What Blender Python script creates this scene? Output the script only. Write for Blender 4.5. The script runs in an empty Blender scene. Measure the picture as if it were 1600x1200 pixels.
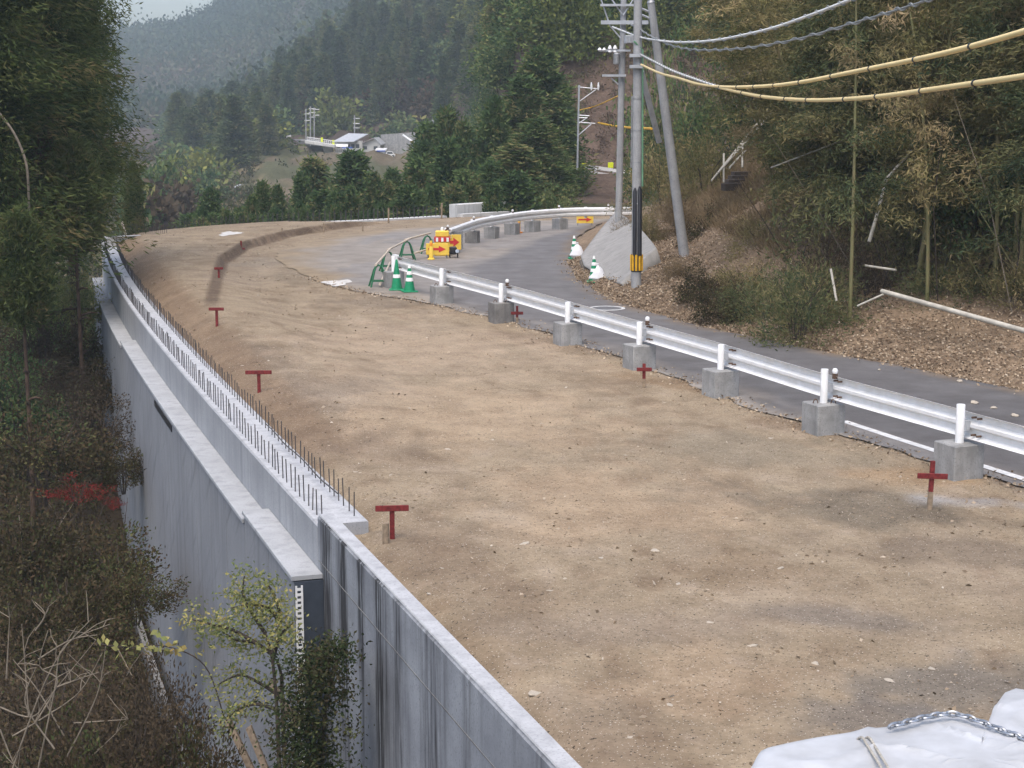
import bpy, math, random
import numpy as np
from mathutils import Vector, Matrix

# ------------------------------------------------------------------ camera, world, sun, exposure
F, H, YH = 2600.0, 4.7, 170.0            # focal length in photo pixels, eye height, horizon row
PITCH = math.atan((600 - YH) / F)
scene = bpy.context.scene
C = scene.collection
cam = bpy.data.cameras.new("camera")
cam.sensor_width = 36
cam.lens = 36 * F / 1600
cam.clip_end = 6000
camo = bpy.data.objects.new("camera", cam)
C.objects.link(camo)
camo.location = (0, 0, H)
camo.rotation_euler = (math.pi / 2 - PITCH, 0, 0)
scene.camera = camo

SUN_EL, SUN_AZ = math.radians(64), math.radians(-165)   # azimuth clockwise from +Y
world = bpy.data.worlds.new("World")
scene.world = world
world.use_nodes = True
wn = world.node_tree
sky = wn.nodes.new("ShaderNodeTexSky")
sky.sky_type = 'NISHITA'
sky.sun_disc = False
sky.sun_elevation = SUN_EL
sky.sun_rotation = SUN_AZ
sky.air_density = 1.0
sky.dust_density = 4.0
sky.ozone_density = 1.0
bg = wn.nodes["Background"]
bg.inputs[1].default_value = 0.15
wn.links.new(sky.outputs[0], bg.inputs[0])
sl = bpy.data.lights.new("sun", 'SUN')
sl.energy = 0.9
sl.angle = math.radians(40)
sl.color = (1, 0.96, 0.9)
so = bpy.data.objects.new("sun", sl)
C.objects.link(so)
_sd = Vector((math.sin(SUN_AZ) * math.cos(SUN_EL), math.cos(SUN_AZ) * math.cos(SUN_EL), math.sin(SUN_EL)))
so.rotation_euler = _sd.to_track_quat('Z', 'Y').to_euler()
scene.view_settings.view_transform = 'Standard'
scene.view_settings.look = 'None'
scene.view_settings.exposure = 0.95
scene.view_settings.gamma = 1
scene.view_settings.use_curve_mapping = False
scene.cycles.use_denoising = True
scene.cycles.max_bounces = 6
scene.cycles.volume_bounces = 1
scene.cycles.transparent_max_bounces = 8

# ------------------------------------------------------------------ helpers
CP, SP = math.cos(PITCH), math.sin(PITCH)
R = random.Random(7)


def ray(x, y):
    u, v = (x - 800) / F, (600 - y) / F
    return Vector((u, CP + v * SP, -SP + v * CP))


def pz(x, y, z=0.0):
    d = ray(x, y)
    t = (z - H) / d.z
    return Vector((0, 0, H)) + d * t


def pd(x, y, dist):
    d = ray(x, y)
    return Vector((0, 0, H)) + d * (dist / d.y)


def tag(o, label=None, cat=None, group=None, kind=None):
    if label: o['label'] = label
    if cat: o['category'] = cat
    if group: o['group'] = group
    if kind: o['kind'] = kind
    return o


def thing(name, label, cat, loc=(0, 0, 0), rz=0.0, group=None):
    o = bpy.data.objects.new(name, None)
    C.objects.link(o)
    o.location = loc
    o.rotation_euler = (0, 0, rz)
    o.empty_display_size = 0.2
    return tag(o, label, cat, group)


def link_mesh(name, me, mats, parent=None):
    o = bpy.data.objects.new(name, me)
    for m in (mats if isinstance(mats, (list, tuple)) else [mats]):
        me.materials.append(m)
    C.objects.link(o)
    if parent: o.parent = parent
    return o


def kids(o):
    return [c for c in bpy.data.objects if c.parent == o]


def copy_tree(o, children, label=None, group=None):
    r = o.copy()
    C.objects.link(r)
    if label: r['label'] = label
    if group: r['group'] = group
    for ch in children:
        c = ch.copy()
        C.objects.link(c)
        c.parent = r
    return r


class MB:
    def __init__(s):
        s.v, s.f, s.m = [], [], []

    def add(s, vs, fs, mi=0):
        b = len(s.v)
        s.v += [tuple(v) for v in vs]
        s.f += [tuple(i + b for i in f) for f in fs]
        s.m += [mi] * len(fs)

    def obox(s, o, ax, ay, az, mi=0, bev=0.0):
        o, ax, ay, az = Vector(o), Vector(ax), Vector(ay), Vector(az)
        if bev:
            # chamfered box: rings at four heights
            lx, ly, lz = ax.length, ay.length, az.length
            def ring(ins, k):
                a, b = ins / lx, ins / ly
                c = bev / lx, bev / ly
                pts = [(a + c[0], b), (1 - a - c[0], b), (1 - a, b + c[1]), (1 - a, 1 - b - c[1]),
                       (1 - a - c[0], 1 - b), (a + c[0], 1 - b), (a, 1 - b - c[1]), (a, b + c[1])]
                return [o + ax * p + ay * q + az * k for p, q in pts]
            rs = [ring(bev, 0), ring(0, bev / lz), ring(0, 1 - bev / lz), ring(bev, 1)]
            vs = [p for r in rs for p in r]
            fs = []
            for k in range(3):
                for i in range(8):
                    j = (i + 1) % 8
                    fs.append((k * 8 + i, k * 8 + j, k * 8 + 8 + j, k * 8 + 8 + i))
            fs += [tuple(range(7, -1, -1)), tuple(range(24, 32))]
            s.add(vs, fs, mi)
            return
        vs = [o, o + ax, o + ax + ay, o + ay, o + az, o + ax + az, o + ax + ay + az, o + ay + az]
        s.add(vs, [(3, 2, 1, 0), (4, 5, 6, 7), (0, 1, 5, 4), (1, 2, 6, 5), (2, 3, 7, 6), (3, 0, 4, 7)], mi)

    def box(s, c, size, rz=0.0, mi=0, bev=0.0):
        """c = centre of the base"""
        ca, sa = math.cos(rz), math.sin(rz)
        ax = Vector((ca, sa, 0)) * size[0]
        ay = Vector((-sa, ca, 0)) * size[1]
        s.obox(Vector(c) - ax / 2 - ay / 2, ax, ay, (0, 0, size[2]), mi, bev)

    def tube(s, pts, r, n=8, mi=0, caps=True):
        pts = [Vector(p) for p in pts]
        rs = r if isinstance(r, (list, tuple)) else [r] * len(pts)
        vs = []
        pu = None
        for i, p in enumerate(pts):
            t = (pts[min(i + 1, len(pts) - 1)] - pts[max(i - 1, 0)]).normalized()
            if pu is None:
                up = Vector((0, 0, 1)) if abs(t.z) < 0.9 else Vector((1, 0, 0))
                u = t.cross(up).normalized()
            else:
                u = (pu - t * pu.dot(t)).normalized()
            pu = u
            w = t.cross(u)
            for k in range(n):
                a = 2 * math.pi * k / n
                vs.append(p + (u * math.cos(a) + w * math.sin(a)) * rs[i])
        fs = []
        for i in range(len(pts) - 1):
            for k in range(n):
                j = (k + 1) % n
                fs.append((i * n + k, i * n + j, (i + 1) * n + j, (i + 1) * n + k))
        if caps:
            fs += [tuple(range(n - 1, -1, -1)), tuple(range((len(pts) - 1) * n, len(pts) * n))]
        s.add(vs, fs, mi)

    def lathe(s, prof, c=(0, 0, 0), n=16, mi=0):
        c = Vector(c)
        vs, fs = [], []
        for r, z in prof:
            for k in range(n):
                a = 2 * math.pi * k / n
                vs.append(c + Vector((r * math.cos(a), r * math.sin(a), z)))
        for i in range(len(prof) - 1):
            for k in range(n):
                j = (k + 1) % n
                fs.append((i * n + k, i * n + j, (i + 1) * n + j, (i + 1) * n + k))
        fs += [tuple(range(n - 1, -1, -1)), tuple(range((len(prof) - 1) * n, len(prof) * n))]
        s.add(vs, fs, mi)

    def sweep(s, path, prof, mi=0):
        """closed profile of (offset to the right, z) swept along a plan path"""
        path = [Vector((p[0], p[1], p[2] if len(p) > 2 else 0)) for p in path]
        n = len(prof)
        vs, fs = [], []
        for i, p in enumerate(path):
            t = path[min(i + 1, len(path) - 1)] - path[max(i - 1, 0)]
            t.z = 0
            t.normalize()
            nr = Vector((t.y, -t.x, 0))
            for o, z in prof:
                vs.append(p + nr * o + Vector((0, 0, z)))
        for i in range(len(path) - 1):
            for k in range(n):
                j = (k + 1) % n
                fs.append((i * n + k, (i + 1) * n + k, (i + 1) * n + j, i * n + j))
        fs += [tuple(range(n)), tuple(range(len(path) * n - 1, (len(path) - 1) * n - 1, -1))]
        s.add(vs, fs, mi)

    def prism(s, poly, o, ax, ay, az, mi=0):
        """2D polygon in (ax,ay) at o, extruded by az"""
        o, ax, ay, az = Vector(o), Vector(ax), Vector(ay), Vector(az)
        n = len(poly)
        vs = [o + ax * p + ay * q for p, q in poly] + [o + ax * p + ay * q + az for p, q in poly]
        fs = [tuple(range(n - 1, -1, -1)), tuple(range(n, 2 * n))]
        fs += [(i, (i + 1) % n, n + (i + 1) % n, n + i) for i in range(n)]
        s.add(vs, fs, mi)

    def build(s, name, mats, parent=None, smooth=False):
        me = bpy.data.meshes.new(name)
        me.from_pydata(s.v, [], s.f)
        if any(s.m): me.polygons.foreach_set('material_index', s.m)
        if smooth:
            me.polygons.foreach_set('use_smooth', [True] * len(s.f))
            try: me.set_sharp_from_angle(angle=math.radians(40))
            except Exception: pass
        me.update()
        return link_mesh(name, me, mats, parent)


# ------------------------------------------------------------------ materials
def nmat(name):
    m = bpy.data.materials.new(name)
    m.use_nodes = True
    nt = m.node_tree
    b = nt.nodes['Principled BSDF']
    return m, nt, b


def mix(nt, fac, a, b, mode='MIX'):
    n = nt.nodes.new('ShaderNodeMix')
    n.data_type = 'RGBA'
    n.blend_type = mode
    for i, v in ((0, fac), (6, a), (7, b)):
        if isinstance(v, bpy.types.NodeSocket): nt.links.new(v, n.inputs[i])
        elif i == 0: n.inputs[0].default_value = v
        else: n.inputs[i].default_value = (*v, 1)
    return n.outputs[2]


def noise(nt, scale, detail=5, rough=0.6, vec=None, lo=0.35, hi=0.65, stretch=None):
    n = nt.nodes.new('ShaderNodeTexNoise')
    n.inputs['Scale'].default_value = scale
    n.inputs['Detail'].default_value = detail
    n.inputs['Roughness'].default_value = rough
    if vec is None:
        tc = nt.nodes.new('ShaderNodeTexCoord')
        vec = tc.outputs['Object']
    if stretch:
        mp = nt.nodes.new('ShaderNodeMapping')
        mp.inputs['Scale'].default_value = stretch
        nt.links.new(vec, mp.inputs[0])
        vec = mp.outputs[0]
    nt.links.new(vec, n.inputs['Vector'])
    mr = nt.nodes.new('ShaderNodeMapRange')
    mr.inputs[1].default_value = lo
    mr.inputs[2].default_value = hi
    nt.links.new(n.outputs[0], mr.inputs[0])
    return mr.outputs[0]


def bump(nt, b, h, strength=0.3, dist=0.02):
    n = nt.nodes.new('ShaderNodeBump')
    n.inputs['Strength'].default_value = strength
    n.inputs['Distance'].default_value = dist
    nt.links.new(h, n.inputs['Height'])
    nt.links.new(n.outputs[0], b.inputs['Normal'])


def plain(name, col, rough=0.6, metal=0.0, var=0.25, scale=8.0, bumps=0.0, col2=None, spec=0.3):
    m, nt, b = nmat(name)
    c2 = col2 or tuple(c * (1 - var) for c in col)
    f = noise(nt, scale)
    nt.links.new(mix(nt, f, col, c2), b.inputs['Base Color'])
    b.inputs['Roughness'].default_value = rough
    b.inputs['Metallic'].default_value = metal
    b.inputs['Specular IOR Level'].default_value = spec
    if bumps: bump(nt, b, noise(nt, scale * 6, lo=0, hi=1), bumps, 0.01)
    return m


def concrete(name, col=(0.42, 0.42, 0.41), dark=(0.27, 0.27, 0.265), streak=0.0, scale=1.5, streakcol=(0.03, 0.03, 0.032), form=False):
    m, nt, b = nmat(name)
    a = mix(nt, noise(nt, scale, 8, 0.65), col, dark)
    a = mix(nt, noise(nt, 40, 3, lo=0.55, hi=0.75), a, tuple(c * 0.75 for c in dark))
    v = noise(nt, 1.0, 6, 0.6, stretch=(5, 5, 0.35), lo=0.5, hi=0.75)
    a = mix(nt, v, a, tuple(c * 0.8 for c in dark))
    if form:                                              # slanting form-board marks cast into the panels
        tc = nt.nodes.new('ShaderNodeTexCoord')
        mp = nt.nodes.new('ShaderNodeMapping')
        mp.inputs['Rotation'].default_value = (math.radians(38), 0, 0)
        nt.links.new(tc.outputs['Object'], mp.inputs[0])
        a = mix(nt, noise(nt, 1.0, 5, 0.6, mp.outputs[0], 0.55, 0.72, stretch=(1.5, 0.25, 5.0)), a, tuple(c * 0.78 for c in dark))
    if streak:
        s1 = noise(nt, 1.0, 2, 0.5, stretch=(1.9, 1.9, 0.14), lo=0.46, hi=0.74)
        s2 = noise(nt, 1.0, 5, 0.65, stretch=(16, 16, 0.9), lo=0.36, hi=0.72)
        tc = nt.nodes.new('ShaderNodeTexCoord')
        sp = nt.nodes.new('ShaderNodeSeparateXYZ')
        nt.links.new(tc.outputs['Object'], sp.inputs[0])
        mr = nt.nodes.new('ShaderNodeMapRange')       # rain stains start below the coping and run out down the wall
        mr.inputs[1].default_value = -3.6
        mr.inputs[2].default_value = -0.9
        nt.links.new(sp.outputs[2], mr.inputs[0])
        mp2 = nt.nodes.new('ShaderNodeMapRange')      # worst by the older end of the wall
        mp2.inputs[1].default_value = 12.0
        mp2.inputs[2].default_value = 17.5
        mp2.inputs[3].default_value = 0.18
        nt.links.new(sp.outputs[1], mp2.inputs[0])
        mu = nt.nodes.new('ShaderNodeMath'); mu.operation = 'MULTIPLY'
        nt.links.new(s1, mu.inputs[0]); nt.links.new(s2, mu.inputs[1])
        m2 = nt.nodes.new('ShaderNodeMath'); m2.operation = 'MULTIPLY'
        mq = nt.nodes.new('ShaderNodeMath'); mq.operation = 'MULTIPLY'
        nt.links.new(mr.outputs[0], mq.inputs[0])
        if streak > 1: nt.links.new(mp2.outputs[0], mq.inputs[1])
        else: mq.inputs[1].default_value = 1.0
        nt.links.new(mu.outputs[0], m2.inputs[0]); nt.links.new(mq.outputs[0], m2.inputs[1])
        m3 = nt.nodes.new('ShaderNodeMath'); m3.operation = 'MULTIPLY'; m3.use_clamp = True
        nt.links.new(m2.outputs[0], m3.inputs[0]); m3.inputs[1].default_value = streak
        a = mix(nt, m3.outputs[0], a, streakcol)
    nt.links.new(a, b.inputs['Base Color'])
    b.inputs['Roughness'].default_value = 0.85
    b.inputs['Specular IOR Level'].default_value = 0.2
    bump(nt, b, noise(nt, 25, 6, lo=0, hi=1), 0.25, 0.01)
    return m


def painted_ground(name, fine=14.0, amp=0.35, rough=0.95, bumpd=0.03, specks=None):
    """ground whose soil colour is stored on its vertices"""
    m, nt, b = nmat(name)
    at = nt.nodes.new('ShaderNodeAttribute')
    at.attribute_name = 'soil'
    tc = nt.nodes.new('ShaderNodeTexCoord')
    v = tc.outputs['Object']
    n1 = noise(nt, fine, 8, 0.7, v, 0.25, 0.75)
    n2 = noise(nt, 1.3, 7, 0.65, v, 0.3, 0.7)
    hs = nt.nodes.new('ShaderNodeHueSaturation')
    hs.inputs['Value'].default_value = 1 - amp
    hs.inputs['Saturation'].default_value = 1.05
    nt.links.new(at.outputs['Color'], hs.inputs['Color'])
    hs2 = nt.nodes.new('ShaderNodeHueSaturation')
    hs2.inputs['Value'].default_value = 1 + amp * 0.5
    nt.links.new(at.outputs['Color'], hs2.inputs['Color'])
    c = mix(nt, n1, hs.outputs[0], hs2.outputs[0])
    c2 = mix(nt, n2, (0.72, 0.70, 0.69), (1.12, 1.12, 1.12))
    c = mix(nt, 1.0, c, c2, 'MULTIPLY')
    if specks:
        sp = noise(nt, 55, 2, 0.5, v, 0.66, 0.70)
        c = mix(nt, sp, c, specks)
        sp = noise(nt, 38, 2, 0.5, v, 0.36, 0.32)
        c = mix(nt, sp, c, (0.05, 0.04, 0.03))
    nt.links.new(c, b.inputs['Base Color'])
    b.inputs['Roughness'].default_value = rough
    b.inputs['Specular IOR Level'].default_value = 0.15
    bump(nt, b, noise(nt, fine * 1.3, 8, 0.7, v, 0, 1), 0.6, bumpd)
    return m


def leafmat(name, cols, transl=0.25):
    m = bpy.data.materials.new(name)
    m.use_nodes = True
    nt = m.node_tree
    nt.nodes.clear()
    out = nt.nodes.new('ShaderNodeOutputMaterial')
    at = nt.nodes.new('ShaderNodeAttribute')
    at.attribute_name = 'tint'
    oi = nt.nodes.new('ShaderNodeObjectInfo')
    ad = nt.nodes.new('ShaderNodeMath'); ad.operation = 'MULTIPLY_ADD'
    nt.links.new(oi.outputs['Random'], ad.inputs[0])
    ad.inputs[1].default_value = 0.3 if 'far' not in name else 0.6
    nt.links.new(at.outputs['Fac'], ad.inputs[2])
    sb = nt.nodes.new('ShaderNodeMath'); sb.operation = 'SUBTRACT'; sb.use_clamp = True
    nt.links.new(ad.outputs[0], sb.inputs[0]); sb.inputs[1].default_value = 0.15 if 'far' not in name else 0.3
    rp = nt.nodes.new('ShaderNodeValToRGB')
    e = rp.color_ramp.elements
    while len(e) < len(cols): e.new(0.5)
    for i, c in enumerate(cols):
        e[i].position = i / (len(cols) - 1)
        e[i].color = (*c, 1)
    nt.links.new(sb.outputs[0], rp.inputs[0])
    d = nt.nodes.new('ShaderNodeBsdfDiffuse')
    t = nt.nodes.new('ShaderNodeBsdfTranslucent')
    mx = nt.nodes.new('ShaderNodeMixShader')
    mx.inputs[0].default_value = transl
    nt.links.new(rp.outputs[0], d.inputs[0])
    nt.links.new(rp.outputs[0], t.inputs[0])
    nt.links.new(d.outputs[0], mx.inputs[1])
    nt.links.new(t.outputs[0], mx.inputs[2])
    nt.links.new(mx.outputs[0], out.inputs[0])
    return m


M = {
    'wall_new': concrete('new_concrete', (0.36, 0.37, 0.385), (0.28, 0.29, 0.305), scale=0.8),
    'wall_panel': concrete('panel_concrete', (0.268, 0.276, 0.290), (0.222, 0.230, 0.245), scale=0.5, form=True),
    'wall_old': concrete('stained_concrete', (0.31, 0.325, 0.345), (0.21, 0.22, 0.24), streak=4.2, streakcol=(0.045, 0.045, 0.048)),
    'coping': concrete('coping_concrete', (0.45, 0.455, 0.465), (0.35, 0.355, 0.365), scale=5),
    'ledge': concrete('ledge_concrete', (0.40, 0.41, 0.425), (0.32, 0.33, 0.34), scale=1.2),
    'block': concrete('block_concrete', (0.36, 0.36, 0.355), (0.22, 0.22, 0.215), scale=3, streak=0.6, streakcol=(0.12, 0.12, 0.12)),
    'block_dark': concrete('dark_block_concrete', (0.24, 0.235, 0.225), (0.14, 0.135, 0.13), scale=3),
    'parapet': concrete('pale_concrete', (0.62, 0.62, 0.60), (0.5, 0.5, 0.49), scale=1),
    'shot': concrete('sheet_concrete', (0.32, 0.31, 0.295), (0.26, 0.253, 0.24), scale=1.5),
    'pole': concrete('pole_concrete', (0.38, 0.385, 0.39), (0.28, 0.285, 0.29), scale=3),
    'white': plain('white_paint', (0.78, 0.79, 0.80), 0.4, 0, 0.2, 5, spec=0.5, col2=(0.70, 0.70, 0.69)),
    'galv': plain('zinc_steel', (0.50, 0.52, 0.55), 0.4, 0.4, 0.2, 6),
    'steel': plain('grey_steel', (0.35, 0.36, 0.37), 0.5, 0.5, 0.3, 10),
    'rust': plain('rusty_bolt', (0.16, 0.10, 0.07), 0.8, 0.2, 0.5, 60),
    'rebar': plain('rebar_steel', (0.055, 0.055, 0.058), 0.7, 0.2, 0.5, 20, col2=(0.085, 0.072, 0.065)),
    'red': plain('red_stake_paint', (0.20, 0.026, 0.026), 0.7, 0, 0.5, 25, bumps=0.2),
    'wood': plain('weathered_wood', (0.30, 0.23, 0.16), 0.85, 0, 0.4, 20, bumps=0.3),
    'palewood': plain('pale_wood_pole', (0.58, 0.50, 0.40), 0.8, 0, 0.25, 12),
    'green': plain('cone_green', (0.012, 0.26, 0.12), 0.5, 0, 0.2, 10),
    'greensteel': plain('green_steel_paint', (0.02, 0.16, 0.07), 0.5, 0, 0.4, 30),
    'cablegreen': plain('green_guard', (0.16, 0.33, 0.20), 0.5, 0, 0.2, 5),
    'yellow': plain('sign_yellow', (0.80, 0.55, 0.08), 0.5, 0, 0.1, 10),
    'lemon': plain('marker_yellow_green', (0.72, 0.80, 0.02), 0.5, 0, 0.1, 10),
    'orange': plain('orange_plastic', (0.85, 0.30, 0.03), 0.5, 0, 0.15, 10),
    'redsign': plain('sign_red', (0.58, 0.04, 0.04), 0.5, 0, 0.15, 12),
    'black': plain('black_plastic', (0.018, 0.018, 0.022), 0.45, 0, 0.3, 10, spec=0.5),
    'polyyel': plain('guard_yellow', (0.72, 0.40, 0.02), 0.5, 0, 0.25, 10),
    'cable': plain('cable_cover', (0.82, 0.64, 0.30), 0.5, 0, 0.12, 2, spec=0.4),
    'cablewhite': plain('white_cable', (0.74, 0.74, 0.71), 0.5, 0, 0.2, 2),
    'cablegrey': plain('grey_cable', (0.26, 0.27, 0.26), 0.6, 0, 0.3, 4),
    'bag': plain('white_bag', (0.72, 0.73, 0.76), 0.5, 0, 0.12, 8, bumps=0.3),
    'tarp': plain('white_tarp', (0.47, 0.485, 0.505), 0.5, 0, 0.13, 2.6, bumps=0.15, col2=(0.34, 0.345, 0.35)),
    'rope': plain('hemp_rope', (0.45, 0.42, 0.36), 0.9, 0, 0.4, 60),
    'chain': plain('chain_steel', (0.42, 0.44, 0.47), 0.35, 0.8, 0.3, 20),
    'bark': plain('bark', (0.10, 0.065, 0.045), 0.95, 0, 0.5, 9, bumps=0.5),
    'twig': plain('pale_twig', (0.24, 0.20, 0.15), 0.9, 0, 0.4, 8),
    'twigdark': plain('dark_twig', (0.07, 0.055, 0.045), 0.9, 0, 0.4, 8),
    'culm': plain('bamboo_culm', (0.16, 0.17, 0.07), 0.6, 0, 0.3, 3, col2=(0.20, 0.16, 0.08)),
    'deadculm': plain('dead_bamboo', (0.50, 0.47, 0.40), 0.7, 0, 0.35, 4),
    'marking': plain('road_paint', (0.70, 0.70, 0.69), 0.7, 0, 0.3, 9),
    'whitepatch': plain('patch_white', (0.62, 0.60, 0.57), 0.9, 0, 0.3, 6),  # matte white of the pale ground patches
    'greypatch': plain('patch_grey', (0.36, 0.34, 0.32), 0.9, 0, 0.3, 6),  # matte grey of the duller ground patch
    'water': plain('puddle_water', (0.08, 0.07, 0.06), 0.03, 0, 0.1, 2, spec=0.8),
    'rock': plain('bank_rock', (0.22, 0.19, 0.15), 0.95, 0, 0.5, 5, bumps=0.6),
    'roofgrey': plain('sheet_roof', (0.50, 0.52, 0.55), 0.5, 0.2, 0.15, 2),
    'roofbrown': plain('dull_roof', (0.30, 0.28, 0.27), 0.7, 0, 0.2, 2),
    'housewall': plain('house_wall', (0.50, 0.50, 0.48), 0.8, 0, 0.15, 1),
    'glass': plain('window_dark', (0.05, 0.06, 0.07), 0.15, 0, 0.2, 4, spec=0.6),
    'blue': plain('blue_sheet', (0.03, 0.10, 0.50), 0.5, 0, 0.2, 4),
    'tyre': plain('tyre_rubber', (0.02, 0.02, 0.02), 0.8),
    'site': painted_ground('site_soil', 14, 0.28, 0.95, 0.025, (0.50, 0.45, 0.38)),
    'asphalt': painted_ground('asphalt', 45, 0.22, 0.85, 0.006),
    'terrain': painted_ground('terrain_soil', 5, 0.5, 0.95, 0.08),
    'chips': leafmat('chip_mix', [(0.12, 0.09, 0.06), (0.26, 0.20, 0.14), (0.40, 0.33, 0.25), (0.52, 0.47, 0.40)], 0.0),
    'cedarfar': leafmat('far_cedar', [(0.034, 0.060, 0.034), (0.060, 0.095, 0.046), (0.105, 0.135, 0.058), (0.19, 0.17, 0.08)]),
    'cedar': leafmat('cedar_green', [(0.035, 0.068, 0.030), (0.066, 0.112, 0.042), (0.115, 0.16, 0.055), (0.21, 0.19, 0.085)]),
    'cedarnear': leafmat('near_cedar', [(0.026, 0.045, 0.020), (0.055, 0.080, 0.028), (0.10, 0.120, 0.042), (0.15, 0.12, 0.055)], 0.3),
    'cedarbrown': leafmat('dead_cedar', [(0.04, 0.028, 0.02), (0.075, 0.045, 0.032), (0.11, 0.065, 0.042)]),
    'broad': leafmat('broadleaf', [(0.036, 0.070, 0.035), (0.072, 0.123, 0.051), (0.145, 0.189, 0.072), (0.275, 0.261, 0.102)]),
    'yellowgreen': leafmat('yellow_green_leaf', [(0.07, 0.10, 0.03), (0.14, 0.17, 0.05), (0.26, 0.26, 0.07)]),
    'bamboo': leafmat('bamboo_leaf', [(0.085, 0.098, 0.042), (0.176, 0.163, 0.068), (0.293, 0.240, 0.117), (0.442, 0.338, 0.195)], 0.3),
    'bamboodark': leafmat('dark_bamboo_leaf', [(0.048, 0.073, 0.042), (0.105, 0.123, 0.056), (0.203, 0.182, 0.084), (0.308, 0.245, 0.133)], 0.3),
    'brown': leafmat('dry_leaf', [(0.042, 0.036, 0.026), (0.085, 0.064, 0.043), (0.145, 0.11, 0.07)]),
    'grass': leafmat('dry_grass', [(0.12, 0.09, 0.05), (0.24, 0.18, 0.105), (0.36, 0.28, 0.18)], 0.3),
    'redleaf': leafmat('red_leaf', [(0.07, 0.025, 0.018), (0.18, 0.03, 0.026), (0.27, 0.05, 0.04)]),
    'yellowleaf': leafmat('yellow_leaf', [(0.15, 0.19, 0.08), (0.28, 0.29, 0.11), (0.40, 0.35, 0.14), (0.36, 0.22, 0.08)], 0.35),
    'mixed': leafmat('undergrowth', [(0.026, 0.030, 0.018), (0.075, 0.052, 0.034), (0.055, 0.056, 0.026), (0.10, 0.068, 0.042), (0.065, 0.09, 0.036), (0.17, 0.15, 0.065)]),
    'litter': leafmat('leaf_litter', [(0.11, 0.075, 0.052), (0.25, 0.185, 0.125), (0.40, 0.315, 0.22), (0.52, 0.44, 0.34)], 0.1),
    'ivy': leafmat('ivy_leaf', [(0.022, 0.032, 0.016), (0.05, 0.068, 0.03), (0.075, 0.06, 0.038), (0.11, 0.125, 0.05)]),
    'mountain': leafmat('mountain_forest', [(0.045, 0.072, 0.046), (0.065, 0.098, 0.058), (0.10, 0.115, 0.07), (0.17, 0.135, 0.10)]),
}


def set_soil(me, col):
    a = me.color_attributes.new('soil', 'FLOAT_COLOR', 'POINT')
    c = np.ones((len(me.vertices), 4), np.float32)
    c[:, :3] = col
    a.data.foreach_set('color', c.ravel())


def grid_mesh(name, X, Y, Z, mat, parent=None, soil=None, smooth=True):
    r, c = X.shape
    co = np.stack([X, Y, Z], -1).reshape(-1, 3).astype(np.float32)
    i = np.arange(r * c).reshape(r, c)
    q = np.stack([i[:-1, :-1], i[:-1, 1:], i[1:, 1:], i[1:, :-1]], -1).reshape(-1, 4)
    me = bpy.data.meshes.new(name)
    np_mesh(me, co, q)
    if smooth: me.polygons.foreach_set('use_smooth', np.ones(len(q), bool))
    if soil is not None: set_soil(me, soil.reshape(-1, 3))
    return link_mesh(name, me, mat, parent)


def np_mesh(me, co, quads):
    me.vertices.add(len(co))
    me.vertices.foreach_set('co', co.astype(np.float32).ravel())
    n = len(quads)
    me.loops.add(n * 4)
    me.loops.foreach_set('vertex_index', quads.astype(np.int32).ravel())
    me.polygons.add(n)
    me.polygons.foreach_set('loop_start', np.arange(0, n * 4, 4, dtype=np.int32))
    me.update(calc_edges=True)


# value noise on arrays (for terrain shape and soil patches)
def vnoise(x, y, seed=0):
    xi, yi = np.floor(x).astype(np.int64), np.floor(y).astype(np.int64)
    xf, yf = x - xi, y - yi
    xf, yf = xf * xf * (3 - 2 * xf), yf * yf * (3 - 2 * yf)

    def h(a, b):
        n = (a * 374761393 + b * 668265263 + seed * 974634777) & 0xffffffff
        n = ((n ^ (n >> 13)) * 1274126177) & 0xffffffff
        return ((n ^ (n >> 16)) & 0xffff) / 65535.0
    return (h(xi, yi) * (1 - xf) + h(xi + 1, yi) * xf) * (1 - yf) + (h(xi, yi + 1) * (1 - xf) + h(xi + 1, yi + 1) * xf) * yf


def fbm(x, y, seed=0, o=4):
    s, a, t = 0, 1, 0
    for k in range(o):
        s = s + a * vnoise(x * 2 ** k, y * 2 ** k, seed + k)
        t += a
        a *= 0.5
    return s / t


def sst(x, a=0.0, b=1.0):
    t = np.clip((x - a) / (b - a), 0, 1)
    return t * t * (3 - 2 * t)


def curve(px, z=0.0):
    """(distance, x) samples of a ground line read off at its height"""
    p = [pz(x, y, z) for x, y in px]
    a = np.array(sorted((q.y, q.x) for q in p))
    return lambda d: np.interp(d, a[:, 0], a[:, 1]), a


# ------------------------------------------------------------------ plan of the site
_, wpts = curve([(493, 823), (404, 724), (350, 657), (300, 600), (246, 536), (220, 500), (187, 455), (165, 415), (160, 388)])
wpts = np.concatenate([np.array([(q.y, q.x) for q in (pz(858, 1190, 0.14), pz(700, 1014, 0.14))]), wpts])
wfit = np.polyfit(wpts[:, 0], wpts[:, 1], 3)
D_END = pz(160, 386).y
D_JOIN = pz(493, 823).y


def Xw(d): return np.polyval(wfit, np.clip(d, 5, D_END + 2))


XrI, _ = curve([(3400, 1150), (2300, 800), (1600, 612), (1300, 552), (1100, 512), (960, 472), (905, 436), (888, 405), (900, 372), (935, 350), (975, 342)])
d_edge = [D_END - 0.6] + [pz(*p).y for p in ((170, 373), (250, 364), (400, 353), (690, 339), (800, 336))]
x_edge = [float(Xw(D_END) + 0.6)] + [pz(*p).x for p in ((170, 373), (250, 364), (400, 353), (690, 339), (800, 336))]
D_FAR = d_edge[-1]
d_edge.append(D_FAR + 4); x_edge.append(6.5)


def Xl(d):
    return np.where(d < d_edge[0], Xw(d) + 0.6, np.interp(d, d_edge, x_edge))


def Xr(d):
    return np.where(d > 78, np.interp(d, [78, 84, 92, 120], [float(XrI(78)), 5.5, 5.0, 3.0]), XrI(d))


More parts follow.
